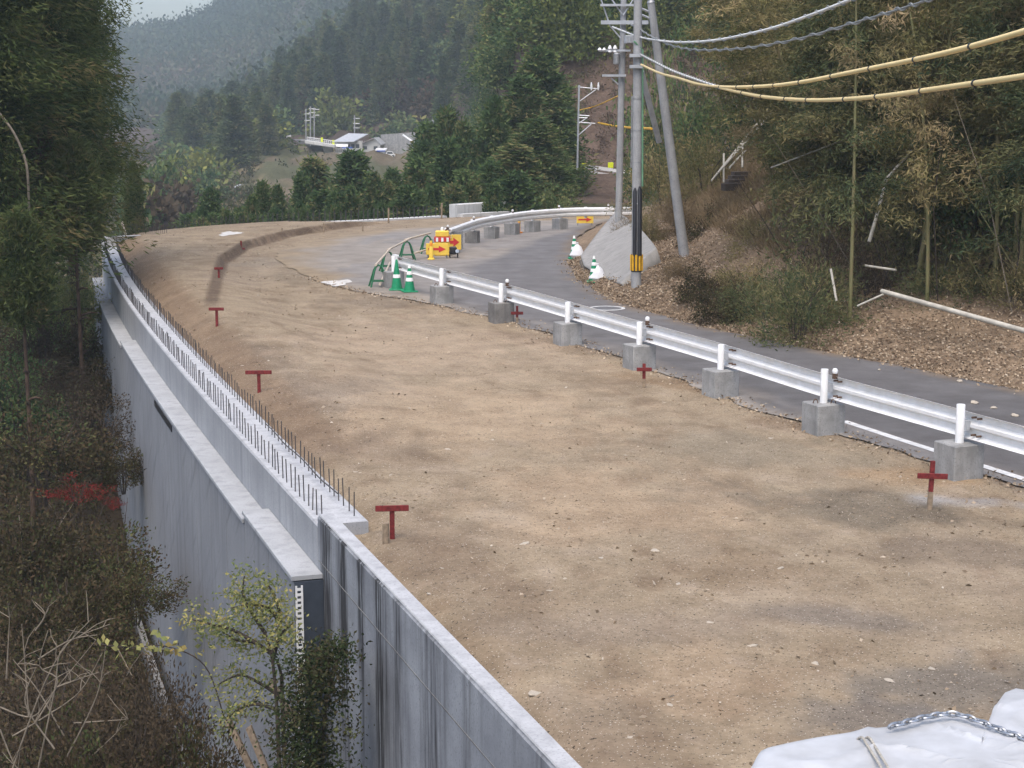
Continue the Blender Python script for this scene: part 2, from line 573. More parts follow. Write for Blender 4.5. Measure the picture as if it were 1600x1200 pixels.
def bank(off, d):
    far = np.interp(off, [0, 1, 3, 5, 7, 10, 20, 60], [0, 0.35, 0.95, 2.2, 3.7, 6.0, 12.5, 34])
    near = np.interp(off, [0, 2.5, 5, 8, 15, 60], [0, 0.42, 1.0, 2.8, 7.5, 30])
    w = sst(d, 34, 44)
    return near * (1 - w) + far * w


def terrain_z(x, d):
    a = x / d
    valley = np.interp(d, [0, 25, 37, 42, 50, 62, 75, 110, 180, 260, 600, 1600], [-7, -7, -6.2, -5.0, -4.2, -4.0, -6.5, -7.5, -6.5, -4.2, 0, 0])
    d0 = np.interp(a, [-0.3, -0.2, -0.17, -0.12, -0.05, 0, 0.05, 0.2], [420, 300, 235, 275, 285, 230, 150, 110])
    slp = np.interp(a, [-0.3, -0.2, -0.18, -0.154, -0.135, -0.123, -0.108, -0.077, -0.04, 0, 0.1, 0.4], [0.0, 0.0, 0.01, 0.03, 0.06, 0.09, 0.12, 0.165, 0.28, 0.38, 0.5, 0.5])
    hill = slp * np.clip(d - d0, 0, 170)
    mh = np.interp(a, [-0.6, -0.3, -0.23, -0.19, -0.155, -0.1, 0, 0.5], [48, 36, 33, 38, 50, 78, 110, 125])
    mount = mh * sst(d, 560, 1000) * (0.86 + 0.28 * fbm(a * 25, d / 170, 5)) + 14 * sst(d, 650, 720) * fbm(a * 18, d / 80, 9) * (d < 1200)
    rise = np.interp(d, [190, 210, 232, 256, 300], [-6.4, -5.6, -4.0, -2.4, -2.0])
    valley = np.where((d > 190) & (d < 300), valley + (np.maximum(rise, valley) - valley) * sst(a, -0.16, -0.14), valley)
    nat = valley + hill + np.where(d > 500, mount, 0)
    nat = nat + (fbm(x / 3, d / 3, 3) - 0.5) * np.clip(d / 60, 0.5, 4)
    right = bank(x - Xr(d), d) + (fbm(x / 1.5, d / 1.5, 11) - 0.5) * 0.5 * np.clip((x - Xr(d)) / 2, 0, 1)
    shelf = np.interp(d, [84, 90, 94, 96, 103, 113, 140, 200, 400, 1600], [-0.5, -0.25, -0.1, 1.0, 1.0, 8.5, 17, 34, 80, 120])
    shelf = np.maximum(shelf, (bank(x - 6.0, d)) * np.where(x > 6.0, 0.8, 0)) + (fbm(x / 2, d / 2, 21) - 0.5) * 0.8 * (d > 103)
    z = np.where(x < Xw(d) + 0.12, nat, np.where(x > Xr(d), right, -0.7))
    z = np.where((d > d_edge[0]) & (x < Xl(d) - 0.1), nat, z)
    w = sst(a, -0.025, 0.01)
    far = nat * (1 - w) + shelf * w
    wd = sst(d, D_FAR + 1.5, D_FAR + 6)
    return np.where(d > D_FAR + 1.5, z * (1 - wd) + far * wd, z)


def tz(x, d): return float(terrain_z(np.array([x * 1.0]), np.array([d * 1.0]))[0])


# terrain sheet, tessellated finer near by and coarser towards the horizon
dd = np.concatenate([[4.0], 6.0 * 1.017 ** np.arange(0, 345)])
dd = dd[dd < 1240]
aa = np.concatenate([np.linspace(-1.6, -0.6, 20)[:-1], np.linspace(-0.6, 0.6, 300), np.linspace(0.6, 1.6, 20)[1:]])
A, D = np.meshgrid(aa, dd)
X = A * D
Z = terrain_z(X, D)
soil = np.zeros(X.shape + (3,))
n1 = fbm(X / 6, D / 6, 31)[..., None]
n2 = fbm(X / 2, D / 2, 37)[..., None]
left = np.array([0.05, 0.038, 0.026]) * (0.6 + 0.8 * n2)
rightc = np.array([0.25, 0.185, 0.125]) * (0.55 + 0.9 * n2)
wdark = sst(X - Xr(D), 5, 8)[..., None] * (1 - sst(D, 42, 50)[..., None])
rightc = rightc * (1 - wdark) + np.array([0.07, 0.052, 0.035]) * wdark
valc = np.where(n1 > 0.52, np.array([0.17, 0.14, 0.08]), np.array([0.085, 0.085, 0.045])) * (0.6 + 0.8 * n2)
hillc = np.array([0.085, 0.062, 0.048]) * (0.6 + 0.8 * n2)
mountc = np.where(fbm(X / 60, D / 60, 41)[..., None] > 0.5, np.array([0.085, 0.08, 0.062]), np.array([0.05, 0.068, 0.045]))
cut = np.array([0.115, 0.082, 0.062]) * (0.5 + 1.0 * n2)
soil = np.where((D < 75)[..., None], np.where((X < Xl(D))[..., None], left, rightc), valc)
soil = np.where(((D > 84) & (A > -0.02))[..., None], cut, soil)
slopec = np.where(fbm(X / 9, D / 14, 43)[..., None] > 0.5, np.array([0.155, 0.128, 0.085]), np.array([0.095, 0.098, 0.052])) * (0.7 + 0.6 * n2)
soil = np.where(((D > 185) & (D < 300) & (A > -0.15) & (A < -0.02))[..., None], slopec, soil)
hm = sst(D, 272, 285)[..., None]
soil = np.where((D > 150)[..., None] & (A < -0.02)[..., None], soil * (1 - hm) + hillc * hm, soil)
mm = sst(D, 520, 600)[..., None]
soil = soil * (1 - mm) + mountc * mm
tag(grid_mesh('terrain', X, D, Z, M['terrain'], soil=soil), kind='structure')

# site ground: the levelled earth between the wall and the road, with the raised strip of fill
XpI, ppts = curve([(332, 492), (343, 440), (350, 412), (385, 388), (450, 370), (520, 358), (600, 348)])
D_P0, D_P1 = ppts[0, 0], ppts[-1, 0]


def site_z(x, d):
    z = (fbm(x / 1.1, d / 1.1, 51) - 0.5) * 0.03 + (fbm(x / 0.33, d / 0.33, 57) - 0.5) * 0.03
    edge = x - np.where(d < D_JOIN, Xw(d) + 0.19, Xl(d))
    rag = (fbm(x / 0.7, d / 0.7, 61) - 0.5)
    p = 0.24 * sst(XpI(d) - x + rag * 0.25, -0.04, 0.12) * sst(d + rag, D_P0 - 0.8, D_P0 + 0.8) * sst(D_P1 - d, -1, 3)
    lip = (0.10 + 0.16 * sst(d, 26, 36)) * (1 - sst(d, D_END - 5, D_END - 2)) * sst(d, D_JOIN + 4, D_JOIN + 9)
    low = -0.13 * (1 - sst(edge, 0.0, 0.5)) - 0.02
    z = z + np.maximum(p, lip * (1 - sst(edge, 1.6, 3.5))) * sst(edge + rag * 0.3, 0.1, 1.15) + low
    ruts = 0.006 * np.sin((x * 0.94 + d * 0.33) * 4.2 + 2 * fbm(x / 3, d / 3, 71)) * sst(d, 8, 14) * (fbm(x / 4, d / 4, 73) > 0.5)
    z = z + ruts
    off = x - Xroad(d)
    z = np.where(off > -1.0, z * (1 - sst(off, -0.8, 0.0)) - 0.035 * sst(off, -0.3, 0.4), z)
    return z


XroadI, _ = curve([(2600, 1150), (1900, 860), (1620, 768), (1545, 748), (1330, 684), (1180, 640), (1060, 592), (920, 541), (800, 502), (690, 478), (600, 462), (520, 447), (470, 428), (430, 405), (440, 390), (500, 374), (570, 363), (680, 351), (790, 346), (880, 343), (970, 342)])


def Xroad(d): return XroadI(d)


rows = 7.0 * 1.0095 ** np.arange(0, 300)
rows = rows[rows < D_FAR + 4]
S = np.linspace(0, 1, 330)
Dg = np.repeat(rows[:, None], len(S), 1)
xl, xr = np.where(Dg < D_END, Xw(Dg) + 0.18, Xl(Dg)), Xr(Dg) + 0.4
xr = np.minimum(xr, xl + 26)
Xg = xl - 0.02 + (xr - xl + 0.02) * S[None, :]
Zg = site_z(Xg, Dg)
base = np.array([0.295, 0.234, 0.160])
dark = np.array([0.20, 0.145, 0.095])
grey = np.array([0.19, 0.142, 0.15])
pale = np.array([0.36, 0.29, 0.215])
nA = fbm(Xg / 2.5, Dg / 4.0, 81)[..., None]
nB = fbm(Xg / 0.9, Dg / 1.6, 83)[..., None]
nC = fbm(Xg / 0.35, Dg / 0.6, 87)[..., None]
soil = base * (0.85 + 0.3 * nA)
soil = soil + (dark - soil) * np.clip((nB - 0.56) * 2.6, 0, 0.34)
soil = soil + (dark - soil) * np.clip((nC - 0.6) * 4.5, 0, 0.7) + (pale - soil) * np.clip((0.36 - nC) * 4, 0, 0.5)
soil = soil + (pale - soil) * np.clip((0.42 - nA) * 2.4, 0, 0.5)


def patch(px, py, rx, ry, col, amt, rot=0.0, seed=0):
    global soil
    c = pz(px, py)
    u, v = Xg - c.x, Dg - c.y
    cr, sr = math.cos(rot), math.sin(rot)
    u, v = (u * cr + v * sr) / rx, (-u * sr + v * cr) / ry
    q = np.sqrt(u * u + v * v) + (fbm(Xg / 0.8, Dg / 1.0, 90 + seed) - 0.5) * 1.5
    q = q + (fbm(Xg / 0.22, Dg / 0.3, 120 + seed) - 0.5) * 0.9
    w = (0.85 * amt * (1 - sst(q, 0.4, 1.15)))[..., None]
    soil = soil + (np.array(col) - soil) * w


for k, (px, py, rx, ry, col, amt, rot) in enumerate([
        (1330, 790, 2.6, 1.0, (0.16, 0.135, 0.10), 0.9, -0.35), (1180, 700, 1.8, 1.4, (0.22, 0.19, 0.14), 0.6, -0.3),
        (1560, 860, 1.8, 0.7, (0.19, 0.15, 0.11), 0.8, -0.3), (1480, 1060, 1.0, 0.8, (0.15, 0.138, 0.122), 0.8, 0),
        (1350, 1110, 0.8, 0.5, (0.15, 0.135, 0.12), 0.8, 0), (1300, 960, 1.4, 0.35, (0.19, 0.165, 0.14), 0.7, -0.3),
        (1000, 980, 1.6, 0.7, (0.25, 0.2, 0.15), 0.7, 0), (1180, 890, 1.0, 0.8, (0.22, 0.16, 0.10), 0.7, 0),
        (900, 1150, 0.8, 1.2, (0.23, 0.18, 0.13), 0.7, 0.3), (690, 860, 0.7, 2.2, (0.19, 0.14, 0.095), 0.8, 0.35),
        (470, 640, 0.8, 3.0, (0.18, 0.135, 0.095), 0.85, 0.32), (560, 690, 1.2, 2.2, (0.22, 0.165, 0.115), 0.7, 0.32),
        (380, 560, 0.7, 2.5, (0.16, 0.12, 0.085), 0.8, 0.3), (520, 620, 1.6, 2.0, (0.26, 0.21, 0.16), 0.6, 0.1),
        (420, 410, 1.2, 2.2, (0.27, 0.23, 0.18), 0.7, 0.0), (480, 430, 1.5, 3.2, (0.22, 0.18, 0.13), 0.6, 0.0),
        (640, 470, 2.6, 1.6, (0.19, 0.15, 0.11), 0.8, -0.2), (870, 535, 2.2, 0.6, (0.19, 0.14, 0.1), 0.7, -0.9),
        (1060, 600, 2.2, 0.5, (0.22, 0.15, 0.09), 0.8, -0.9), (1250, 665, 1.6, 0.4, (0.21, 0.15, 0.1), 0.8, -0.8),
        (1520, 780, 0.7, 0.35, (0.36, 0.36, 0.36), 0.7, -0.3), (1400, 740, 1.4, 0.5, (0.30, 0.19, 0.10), 0.5, -0.4),
        (760, 640, 2.5, 3.0, (0.42, 0.32, 0.215), 0.6, 0.2), (650, 540, 3.0, 5.0, (0.40, 0.31, 0.22), 0.6, 0.2),
        (950, 780, 2.2, 2.0, (0.40, 0.30, 0.20), 0.6, 0.2), (1100, 1050, 1.0, 1.0, (0.34, 0.25, 0.165), 0.5, 0)]):
    patch(px, py, rx, ry, col, amt, rot, k)
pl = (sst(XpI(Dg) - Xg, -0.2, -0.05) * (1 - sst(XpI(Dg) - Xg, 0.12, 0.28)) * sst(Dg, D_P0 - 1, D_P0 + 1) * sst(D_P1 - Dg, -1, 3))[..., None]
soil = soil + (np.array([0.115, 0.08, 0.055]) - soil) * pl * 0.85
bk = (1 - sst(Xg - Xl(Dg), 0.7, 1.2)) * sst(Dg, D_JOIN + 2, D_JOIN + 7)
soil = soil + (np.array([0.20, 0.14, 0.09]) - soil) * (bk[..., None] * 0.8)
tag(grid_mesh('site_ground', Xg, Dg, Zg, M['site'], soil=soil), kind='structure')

# road
rr = 9.0 * 1.009 ** np.arange(0, 300)
rr = rr[rr < D_FAR + 1.5]
S = np.linspace(0, 1, 120)
Dr = np.repeat(rr[:, None], len(S), 1)
rg = (fbm(Dr / 0.6, Dr * 0 + 3, 101) - 0.5)
xl = XroadI(Dr) + rg * 0.45 + (fbm(Dr / 3, Dr * 0, 103) - 0.5) * 0.3
xr = np.maximum(Xr(Dr) + (fbm(Dr / 0.8, Dr * 0 + 9, 107) - 0.5) * 0.3, xl + 0.3)
xr = np.minimum(xr, xl + 25)
Xq = xl + (xr - xl) * S[None, :]
XdI, _ = curve([(2600, 1130), (1900, 850), (1620, 755), (1330, 672), (1060, 580), (860, 512), (700, 470), (690, 440), (740, 415), (790, 396), (840, 374), (900, 357), (990, 348)])
dk = sst(Xq - XdI(Dr) + (fbm(Xq / 1.2, Dr / 2, 109) - 0.5) * 0.8, -0.35, 0.45)[..., None]
asp = np.array([0.168, 0.163, 0.163]) * (0.86 + 0.28 * fbm(Xq / 2, Dr / 5, 113))[..., None]
nearf = sst(Dr, 26, 40)[..., None]
asp = asp * (0.74 + 0.26 * nearf)
duty = np.array([0.29, 0.262, 0.23]) * (0.85 + 0.3 * fbm(Xq / 1.5, Dr / 2, 117))[..., None]
soilr = duty * (1 - dk) + asp * dk
gp = (fbm(Xq / 3, Dr / 5, 119)[..., None] > 0.5) * (1 - dk) * 0.5
soilr = soilr + (np.array([0.21, 0.205, 0.205]) - soilr) * gp
fade = ((1 - sst(Xq - xl + (fbm(Xq / 0.9, Dr / 1.4, 131) - 0.5) * 1.8, 0.1, 1.7)) * sst(Dr, 40, 46))[..., None]
soilr = soilr + (base * (0.85 + 0.3 * fbm(Xq / 0.8, Dr / 1.2, 133))[..., None] - soilr) * fade
ed = (1 - sst(xr - Xq, 0.05, 0.6))[..., None] * (fbm(Xq / 0.4, Dr / 0.4, 121)[..., None] > 0.42)
soilr = soilr + (np.array([0.20, 0.155, 0.11]) - soilr) * ed * 0.7
tag(grid_mesh('road', Xq, Dr, 0.006 + 0 * Xq + 0.012 * sst(Xq - xl, 0, 0.5), M['asphalt'], soil=soilr), kind='structure')

# white edge line of the road, near part
mb = MB()
ln = [pz(x, y) for x, y in ((1318, 660), (1400, 687), (1500, 719), (1600, 751), (1720, 790), (1900, 850))]
mb.sweep([(p.x, p.y) for p in ln], [(-0.07, 0.02), (-0.07, 0.024), (0.07, 0.024), (0.07, 0.02)])
tag(mb.build('road_edge_line', M['marking']), kind='structure')
c = pz(948, 483)
mb = MB()
n = 40
ring = []
for k in range(n):
    a = 2 * math.pi * k / n
    ring.append((math.cos(a), math.sin(a)))
vs = [(x * r, y * r, z) for r, z in ((0.44, 0.0), (0.44, 0.008), (0.36, 0.008), (0.36, 0.0)) for x, y in ring]
fs = [(j * n + k, j * n + (k + 1) % n, ((j + 1) % 4) * n + (k + 1) % n, ((j + 1) % 4) * n + k) for j in range(4) for k in range(n)]
mb.add(vs, fs)
t = thing('manhole', 'round manhole with a pale worn ring set in the dark asphalt', 'manhole', (c.x, c.y, 0.019))
mb.build('frame_ring', M['marking'], t)
mb = MB()
mb.lathe([(0.35, 0.0), (0.35, 0.005), (0.0, 0.006)], n=32)
mb.build('cover', plain('iron_cover', (0.15, 0.148, 0.15), 0.7, 0, 0.3, 20), t)

# flat matte patches of white and grey on the ground
for nm, (px, py, rx, ry) in (('ground_patch', (527, 443, 0.36, 0.75)), ('ground_patch', (359, 375, 0.35, 1.0)), ('ground_patch', (450, 392, 0.25, 0.6))):
    c = pz(px, py)
    zz = float(site_z(np.array([c.x]), np.array([c.y]))[0]) if px != 527 else 0.02
    mb = MB()
    vs = []
    for k in range(28):
        a = 2 * math.pi * k / 28
        q = 1 + 0.25 * math.sin(3 * a + px) + 0.12 * math.sin(7 * a)
        vs.append((c.x + rx * q * math.cos(a), c.y + ry * q * math.sin(a), zz + (0.03 if px != 527 else 0.006)))
    mb.add(vs, [tuple(range(28))])
    tag(mb.build('pale_patch', M['whitepatch'] if px != 450 else M['greypatch']), kind='structure')

# ------------------------------------------------------------------ walls


def wpath(d0, d1, step=0.8, z=0.0):
    n = max(2, int((d1 - d0) / step) + 1)
    return [(float(Xw(d)), d, z) for d in np.linspace(d0, d1, n)]


t = thing('concrete_wall', 'weathered grey concrete wall with black rain streaks in the foreground', 'wall')
mb = MB()
mb.sweep(wpath(5.0, D_JOIN + 0.03), [(0, -9), (0, 0.10), (0.03, 0.13), (0.16, 0.13), (0.19, 0.10), (0.19, -9)])
mb.build('wall_face', M['wall_old'], t)
mb = MB()
mb.sweep(wpath(5.0, D_JOIN), [(-0.004, -0.40), (-0.004, -0.388), (0.01, -0.388), (0.01, -0.40)])
mb.build('form_line', M['block_dark'], t)
mb = MB()
mb.sweep(wpath(5.0, D_JOIN + 0.01), [(0.012, 0.131), (0.02, 0.145), (0.17, 0.145), (0.178, 0.131)])
mb.build('coping', M['coping'], t)

t = thing('retaining_wall', 'long curving grey retaining wall with rows of bare rebar on top', 'wall')
mb = MB()
mb.sweep(wpath(D_JOIN + 0.05, D_END), [(0, -3), (0, -0.012), (0.012, 0), (0.6, 0), (0.6, -3)])
mb.build('upper_wall', M['wall_new'], t)
mb = MB()
mb.sweep(wpath(D_JOIN + 0.05, D_END), [(0.02, 0.001), (0.02, 0.006), (0.59, 0.006), (0.59, 0.001)])
mb.build('wall_top', M['coping'], t)
steps = [(18.1, 22.6, -0.50), (22.6, 39.0, -0.60), (39.0, 46.5, -0.72), (46.5, D_END, -0.95)]
steps[0] = (D_JOIN - 0.2, pz(381, 800, -0.55).y, -0.50)
steps[1] = (steps[0][1], pz(203, 533, -0.65).y, -0.62)
steps[2] = (steps[1][1], pz(161, 470, -0.8).y, -0.74)
steps[3] = (steps[2][1], D_END - 1.5, -0.90)
for (a, b, z) in steps:
    k = a
    while k < b - 0.3:
        e = min(k + 2.4, b)
        if b - e < 0.5: e = b
        mb = MB()
        mb.sweep(wpath(k + 0.004, e - 0.004, 0.6), [(-0.36, z - 0.05), (-0.36, z - 0.008), (-0.352, z), (-0.005, z), (-0.005, z - 0.05)])
        mb.build('ledge_slab', M['ledge'], t)
        k = e
    # lower facing: tall panels hung below the ledge
    k = a
    while k < b - 0.2:
        e = min(k + 1.5, b)
        if b - e < 0.4: e = b
        mb = MB()
        mb.sweep(wpath(k + 0.011, e - 0.011, 0.5), [(-0.33, -9.5), (-0.33, z - 0.075), (-0.12, z - 0.075), (-0.12, -9.5)])
        mb.build('wall_panel', M['wall_panel'], t)
        k = e
# joint backing so the panel gaps read as dark lines
mb = MB()
mb.sweep(wpath(D_JOIN + 0.1, D_END - 1.6), [(-0.3, -9.5), (-0.3, -1.1), (-0.01, -1.1), (-0.01, -9.5)])
mb.build('joint_backing', M['block_dark'], t)
mb = MB()
p = [pz(256, 636, -0.9), pz(275, 664, -0.9)]
pa, pb = wpath(29.0, 31.4, 0.5), None
mb.sweep(wpath(28.6, 31.2, 0.5), [(-0.345, -0.86), (-0.345, -0.75), (-0.335, -0.75), (-0.335, -0.86)])
mb.build('drain_slot', M['black'], t)
mb = MB()
mb.sweep(wpath(24, 41, 0.8), [(-0.60, -7.5), (-0.60, -6.0), (-0.48, -5.97), (-0.48, -7.5)])
mb.build('footing', M['block_dark'], t)
# dark recess and perforated strip at the near end of the ledge
x0, d0 = float(Xw(D_JOIN - 0.2)), D_JOIN - 0.2
e_ = 0.05
tv = Vector((float(Xw(d0 + e_) - Xw(d0 - e_)), 2 * e_, 0)).normalized()
nv = Vector((tv.y, -tv.x, 0))
o_ = Vector((x0, d0, 0)) - tv * 0.03
mb = MB()
mb.obox(o_ - nv * 0.335 + Vector((0, 0, -8)), nv * 0.33, tv * 0.02, (0, 0, 7.44))
mb.build('end_plate', plain('blue_grey_steel', (0.07, 0.085, 0.11), 0.5, 0.3, 0.3, 3), t)
mb = MB()
for sx in (-0.33, -0.265):
    mb.obox(o_ + nv * sx - tv * 0.016 + Vector((0, 0, -3.2)), nv * 0.022, tv * 0.012, (0, 0, 2.6))
for k in range(42):
    mb.obox(o_ + nv * -0.31 - tv * 0.0155 + Vector((0, 0, -3.2 + k * 0.062)), nv * 0.047, tv * 0.011, (0, 0, 0.03))
mb.build('perforated_strip', M['white'], t)
# rebar
bars = []
k = 0
d = D_JOIN + 0.25
while d < D_END - 0.2:
    for o in (0.10, 0.50):
        bars.append((d + R.uniform(-0.04, 0.04) + (0.1 if o > 0.3 else 0), o))
    d += 0.245


def bar(mb, d, o, n=6):
    e = 0.05
    tx, ty = float(Xw(d + e) - Xw(d - e)), 2 * e
    l = math.hypot(tx, ty)
    nx, ny = ty / l, -tx / l
    x, y = float(Xw(d)) + nx * o, d + ny * o
    h = R.uniform(0.27, 0.35)
    mb.tube([(x, y, -0.05), (x + R.uniform(-.012, .012), y + R.uniform(-.012, .012), h)], 0.0078, n)


for d, o in bars[:100]:
    mb = MB(); bar(mb, d, o); mb.build('rebar', M['rebar'], t)
mb = MB()
for d, o in bars[100:]: bar(mb, d, o, 4)
tag(mb.build('rebar', M['rebar'], t), kind='stuff')
mb = MB()
mb.tube([(float(Xw(d)) + 0.46, d, 0.14 + 0.015 * math.sin(d * 3)) for d in np.linspace(D_JOIN + 1.0, D_JOIN + 5.5, 12)], 0.009, 6)
mb.build('tie_bar', M['rebar'], t)

# cross wall at the far end of the wall, and its ledge block
a, b = pz(158, 372, 0.15), pz(262, 369, 0.1)
mb = MB()
u = (b - a); u.z = 0
mb.sweep([(a.x, a.y), (b.x, b.y)], [(0, -4), (0, 0.2), (0.4, 0.2), (0.4, -4)])
t = thing('wing_wall', 'short pale concrete wing wall closing the far left end of the site', 'wall')
mb.build('wall_face', M['parapet'], t)
mb = MB()
mb.sweep([(a.x + 0.3, a.y), (b.x, b.y)], [(0.05, 0.202), (0.05, 0.212), (0.36, 0.212), (0.36, 0.202)])
mb.build('wall_top', M['coping'], t)
mb = MB()
for k in range(26):
    f = k / 25
    p = a.lerp(b, 0.25 + 0.75 * f)
    mb.tube([(p.x, p.y - 0.15, 0.2), (p.x, p.y - 0.15, 0.62)], 0.009, 4)
tag(mb.build('rebar', M['rebar'], t), kind='stuff')

# far edge beam with rebar
t = thing('edge_beam', 'low concrete edge beam with a row of rebar along the far side of the earth', 'edge beam')
fe = [pz(x, y, 0) for x, y in ((258, 364), (330, 358), (400, 352.5), (480, 348.5), (560, 345.5), (640, 341.5), (698, 338))]
mb = MB()
mb.sweep([(p.x, p.y) for p in fe], [(-0.5, -3), (-0.5, 0.02), (0.02, 0.02), (0.02, -3)])
mb.build('beam', M['parapet'], t)
mb = MB()
tot = 0
for p, q in zip(fe[:-1], fe[1:]):
    L = (q - p).length
    for k in range(int(L / 0.25)):
        s = p.lerp(q, (k + R.uniform(-0.15, 0.15)) * 0.25 / L)
        for o in (0.1, 0.42):
            mb.tube([(s.x, s.y + o, 0.0), (s.x, s.y + o, R.uniform(0.40, 0.52))], 0.011, 4)
tag(mb.build('rebar', M['rebar'], t), kind='stuff')

# pale parapet blocks at the far side
t = thing('parapet', 'long pale concrete parapet block standing at the far side of the bend', 'parapet')
a, b = pz(702, 336, 0), pz(779, 331, 0)
mb = MB()
mb.sweep([(a.x, a.y), (b.x, b.y)], [(0, -0.6), (0, 0.47), (0.02, 0.49), (0.48, 0.49), (0.5, 0.47), (0.5, -0.6)])
mb.build('tall_block', M['parapet'], t)
a, b = pz(716, 338.5, 0), pz(789, 334, 0)
mb = MB()
mb.sweep([(a.x, a.y), (b.x, b.y)], [(-0.04, -0.6), (-0.04, 0.12), (0.3, 0.12), (0.3, -0.6)])
mb.build('low_block', M['parapet'], t)

# ------------------------------------------------------------------ guardrails
WB = [(0.0, 0.0), (0.075, 0.045), (0.08, 0.115), (0.012, 0.155), (0.012, 0.195), (0.08, 0.235), (0.075, 0.305), (0.0, 0.35)]
WB = WB + [(o - 0.008, z) for o, z in reversed(WB)]


def reflector(mb, x, y, z):
    mb.box((x, y, z), (0.06, 0.05, 0.08), 0.5, 1)
    mb.lathe([(0.0, 0), (0.035, 0.01), (0.045, 0.05), (0.03, 0.08), (0.0, 0.09)], (x, y, z + 0.07), 10, 0)


def guardrail(root, pts, top, blocks, posts=True, refl=(), bsize=0.46, bh=0.44, tall=(), darks=(), post_r=0.057, ext=(0, 0)):
    n = len(pts)
    for i, (x, y) in enumerate(pts):
        p, q = pts[max(i - 1, 0)], pts[min(i + 1, n - 1)]
        tx, ty = q[0] - p[0], q[1] - p[1]
        l = math.hypot(tx, ty)
        tx, ty = tx / l, ty / l
        rz = math.atan2(ty, tx)
        if i in blocks:
            mb = MB()
            mb.box((x, y, -0.05), (bsize, bsize, bh + 0.05), rz + R.uniform(-.04, .04), 0, 0.012)
            mb.build('concrete_block', M['block_dark'] if i in darks else M['block'], root)
        mb = MB()
        h = top + (0.10 if i in tall else 0.015)
        mb.lathe([(post_r, bh - 0.03), (post_r, h - 0.01), (post_r * 0.92, h), (0.0, h + 0.004)], (x, y, 0), 14)
        post = mb.build('post', M['white'], root, True)
        nr = (ty, -tx)
        if i < n - 1 or n == 1:
            pass
        mb = MB()
        for du in (0.13, 0.24):
            for dz in (0.06, 0.29):
                cx, cy = x + tx * -du + nr[0] * 0.10, y + ty * -du + nr[1] * 0.10
                m2 = MB()
                m2.tube([(cx - nr[0] * 0.02, cy - nr[1] * 0.02, top - 0.35 + dz), (cx + nr[0] * 0.05, cy + nr[1] * 0.05, top - 0.35 + dz)], 0.015, 6)
                m2.build('bolt', M['rust'], post)
        mb.box((x + nr[0] * 0.07, y + nr[1] * 0.07, top - 0.24), (0.14, 0.07, 0.13), rz)
        mb.build('bracket', M['galv'], post)
        if i in refl:
            mb = MB()
            reflector(mb, x + tx * -0.14 + nr[0] * 0.09, y + ty * -0.14 + nr[1] * 0.09, top - 0.03)
            mb.build('reflector', [M['white'], M['rust']], post, True)
    allp = list(pts)
    if ext[0]: allp = [(pts[0][0] - (pts[1][0] - pts[0][0]) * ext[0], pts[0][1] - (pts[1][1] - pts[0][1]) * ext[0])] + allp
    if ext[1]: allp = allp + [(pts[-1][0] + (pts[-1][0] - pts[-2][0]) * ext[1], pts[-1][1] + (pts[-1][1] - pts[-2][1]) * ext[1])]
    m = len(allp)
    for i in range(m - 1):
        p0, p1, p2, p3 = (Vector(allp[max(0, min(m - 1, i + k))]) for k in (-1, 0, 1, 2))
        path = []
        for s in np.linspace(0, 1.03, 7):
            s = float(s)
            q = 0.5 * ((2 * p1) + (p2 - p0) * s + (2 * p0 - 5 * p1 + 4 * p2 - p3) * s * s + (3 * p1 - p0 - 3 * p2 + p3) * s ** 3)
            path.append((q.x, q.y, top - 0.35 + (0.004 if i % 2 else 0)))
        mb = MB()
        lap = 0.003 * (i % 2)
        mb.sweep(path, [(o + 0.10 + lap, z) for o, z in WB])
        mb.build('rail_beam', M['white'], root)


gp = [pz(x, y, 0.44) for x, y in ((1499, 691), (1287, 629), (1126, 577), (999, 538), (887, 503.5), (783, 472), (690, 446), (615, 424))]
gp = [(p.x, p.y) for p in gp]
t = thing('guardrail', 'white steel guardrail on concrete blocks running beside the near road', 'guardrail')
guardrail(t, gp, 0.84, range(8), refl=(1, 3, 5), tall=(0, 1), darks=(5,), ext=(3, 0))
mb = MB()
x, y = gp[-1]
dx, dy = gp[-1][0] - gp[-2][0], gp[-1][1] - gp[-2][1]
l = math.hypot(dx, dy); dx, dy = dx / l, dy / l
mb.sweep([(x + dx * 0.0, y, 0.45), (x + dx * 0.3, y + dy * 0.3, 0.45)], [(0.06, 0.0), (0.06, 0.42), (0.15, 0.42), (0.15, 0.0)])
mb.build('end_cap', M['white'], t)
mb = MB()
for (x, y) in gp[1:2] + gp[5:7]:
    for s in (-0.13, 0.13):
        pts = [(x + s + 0.035 * math.cos(a), y - 0.06, 0.43 + 0.07 * math.sin(a)) for a in np.linspace(0, math.pi, 9)]
        mb2 = MB(); mb2.tube(pts, 0.008, 5); mb2.build('lifting_loop', M['rust'], t)

fp = [pz(x, y, 0.42) for x, y in ((697, 377), (738, 361.5), (768, 355), (800, 349.5), (832, 345.5), (875, 342), (915, 340.5), (955, 340))]
fp = [(p.x, p.y) for p in fp]
t = thing('guardrail', 'white guardrail on concrete blocks curving round the far bend', 'guardrail')
guardrail(t, fp, 0.84, range(1, 6), refl=(0, 1, 3, 5, 7), bsize=0.46, darks=(1,), ext=(0, 1.0))

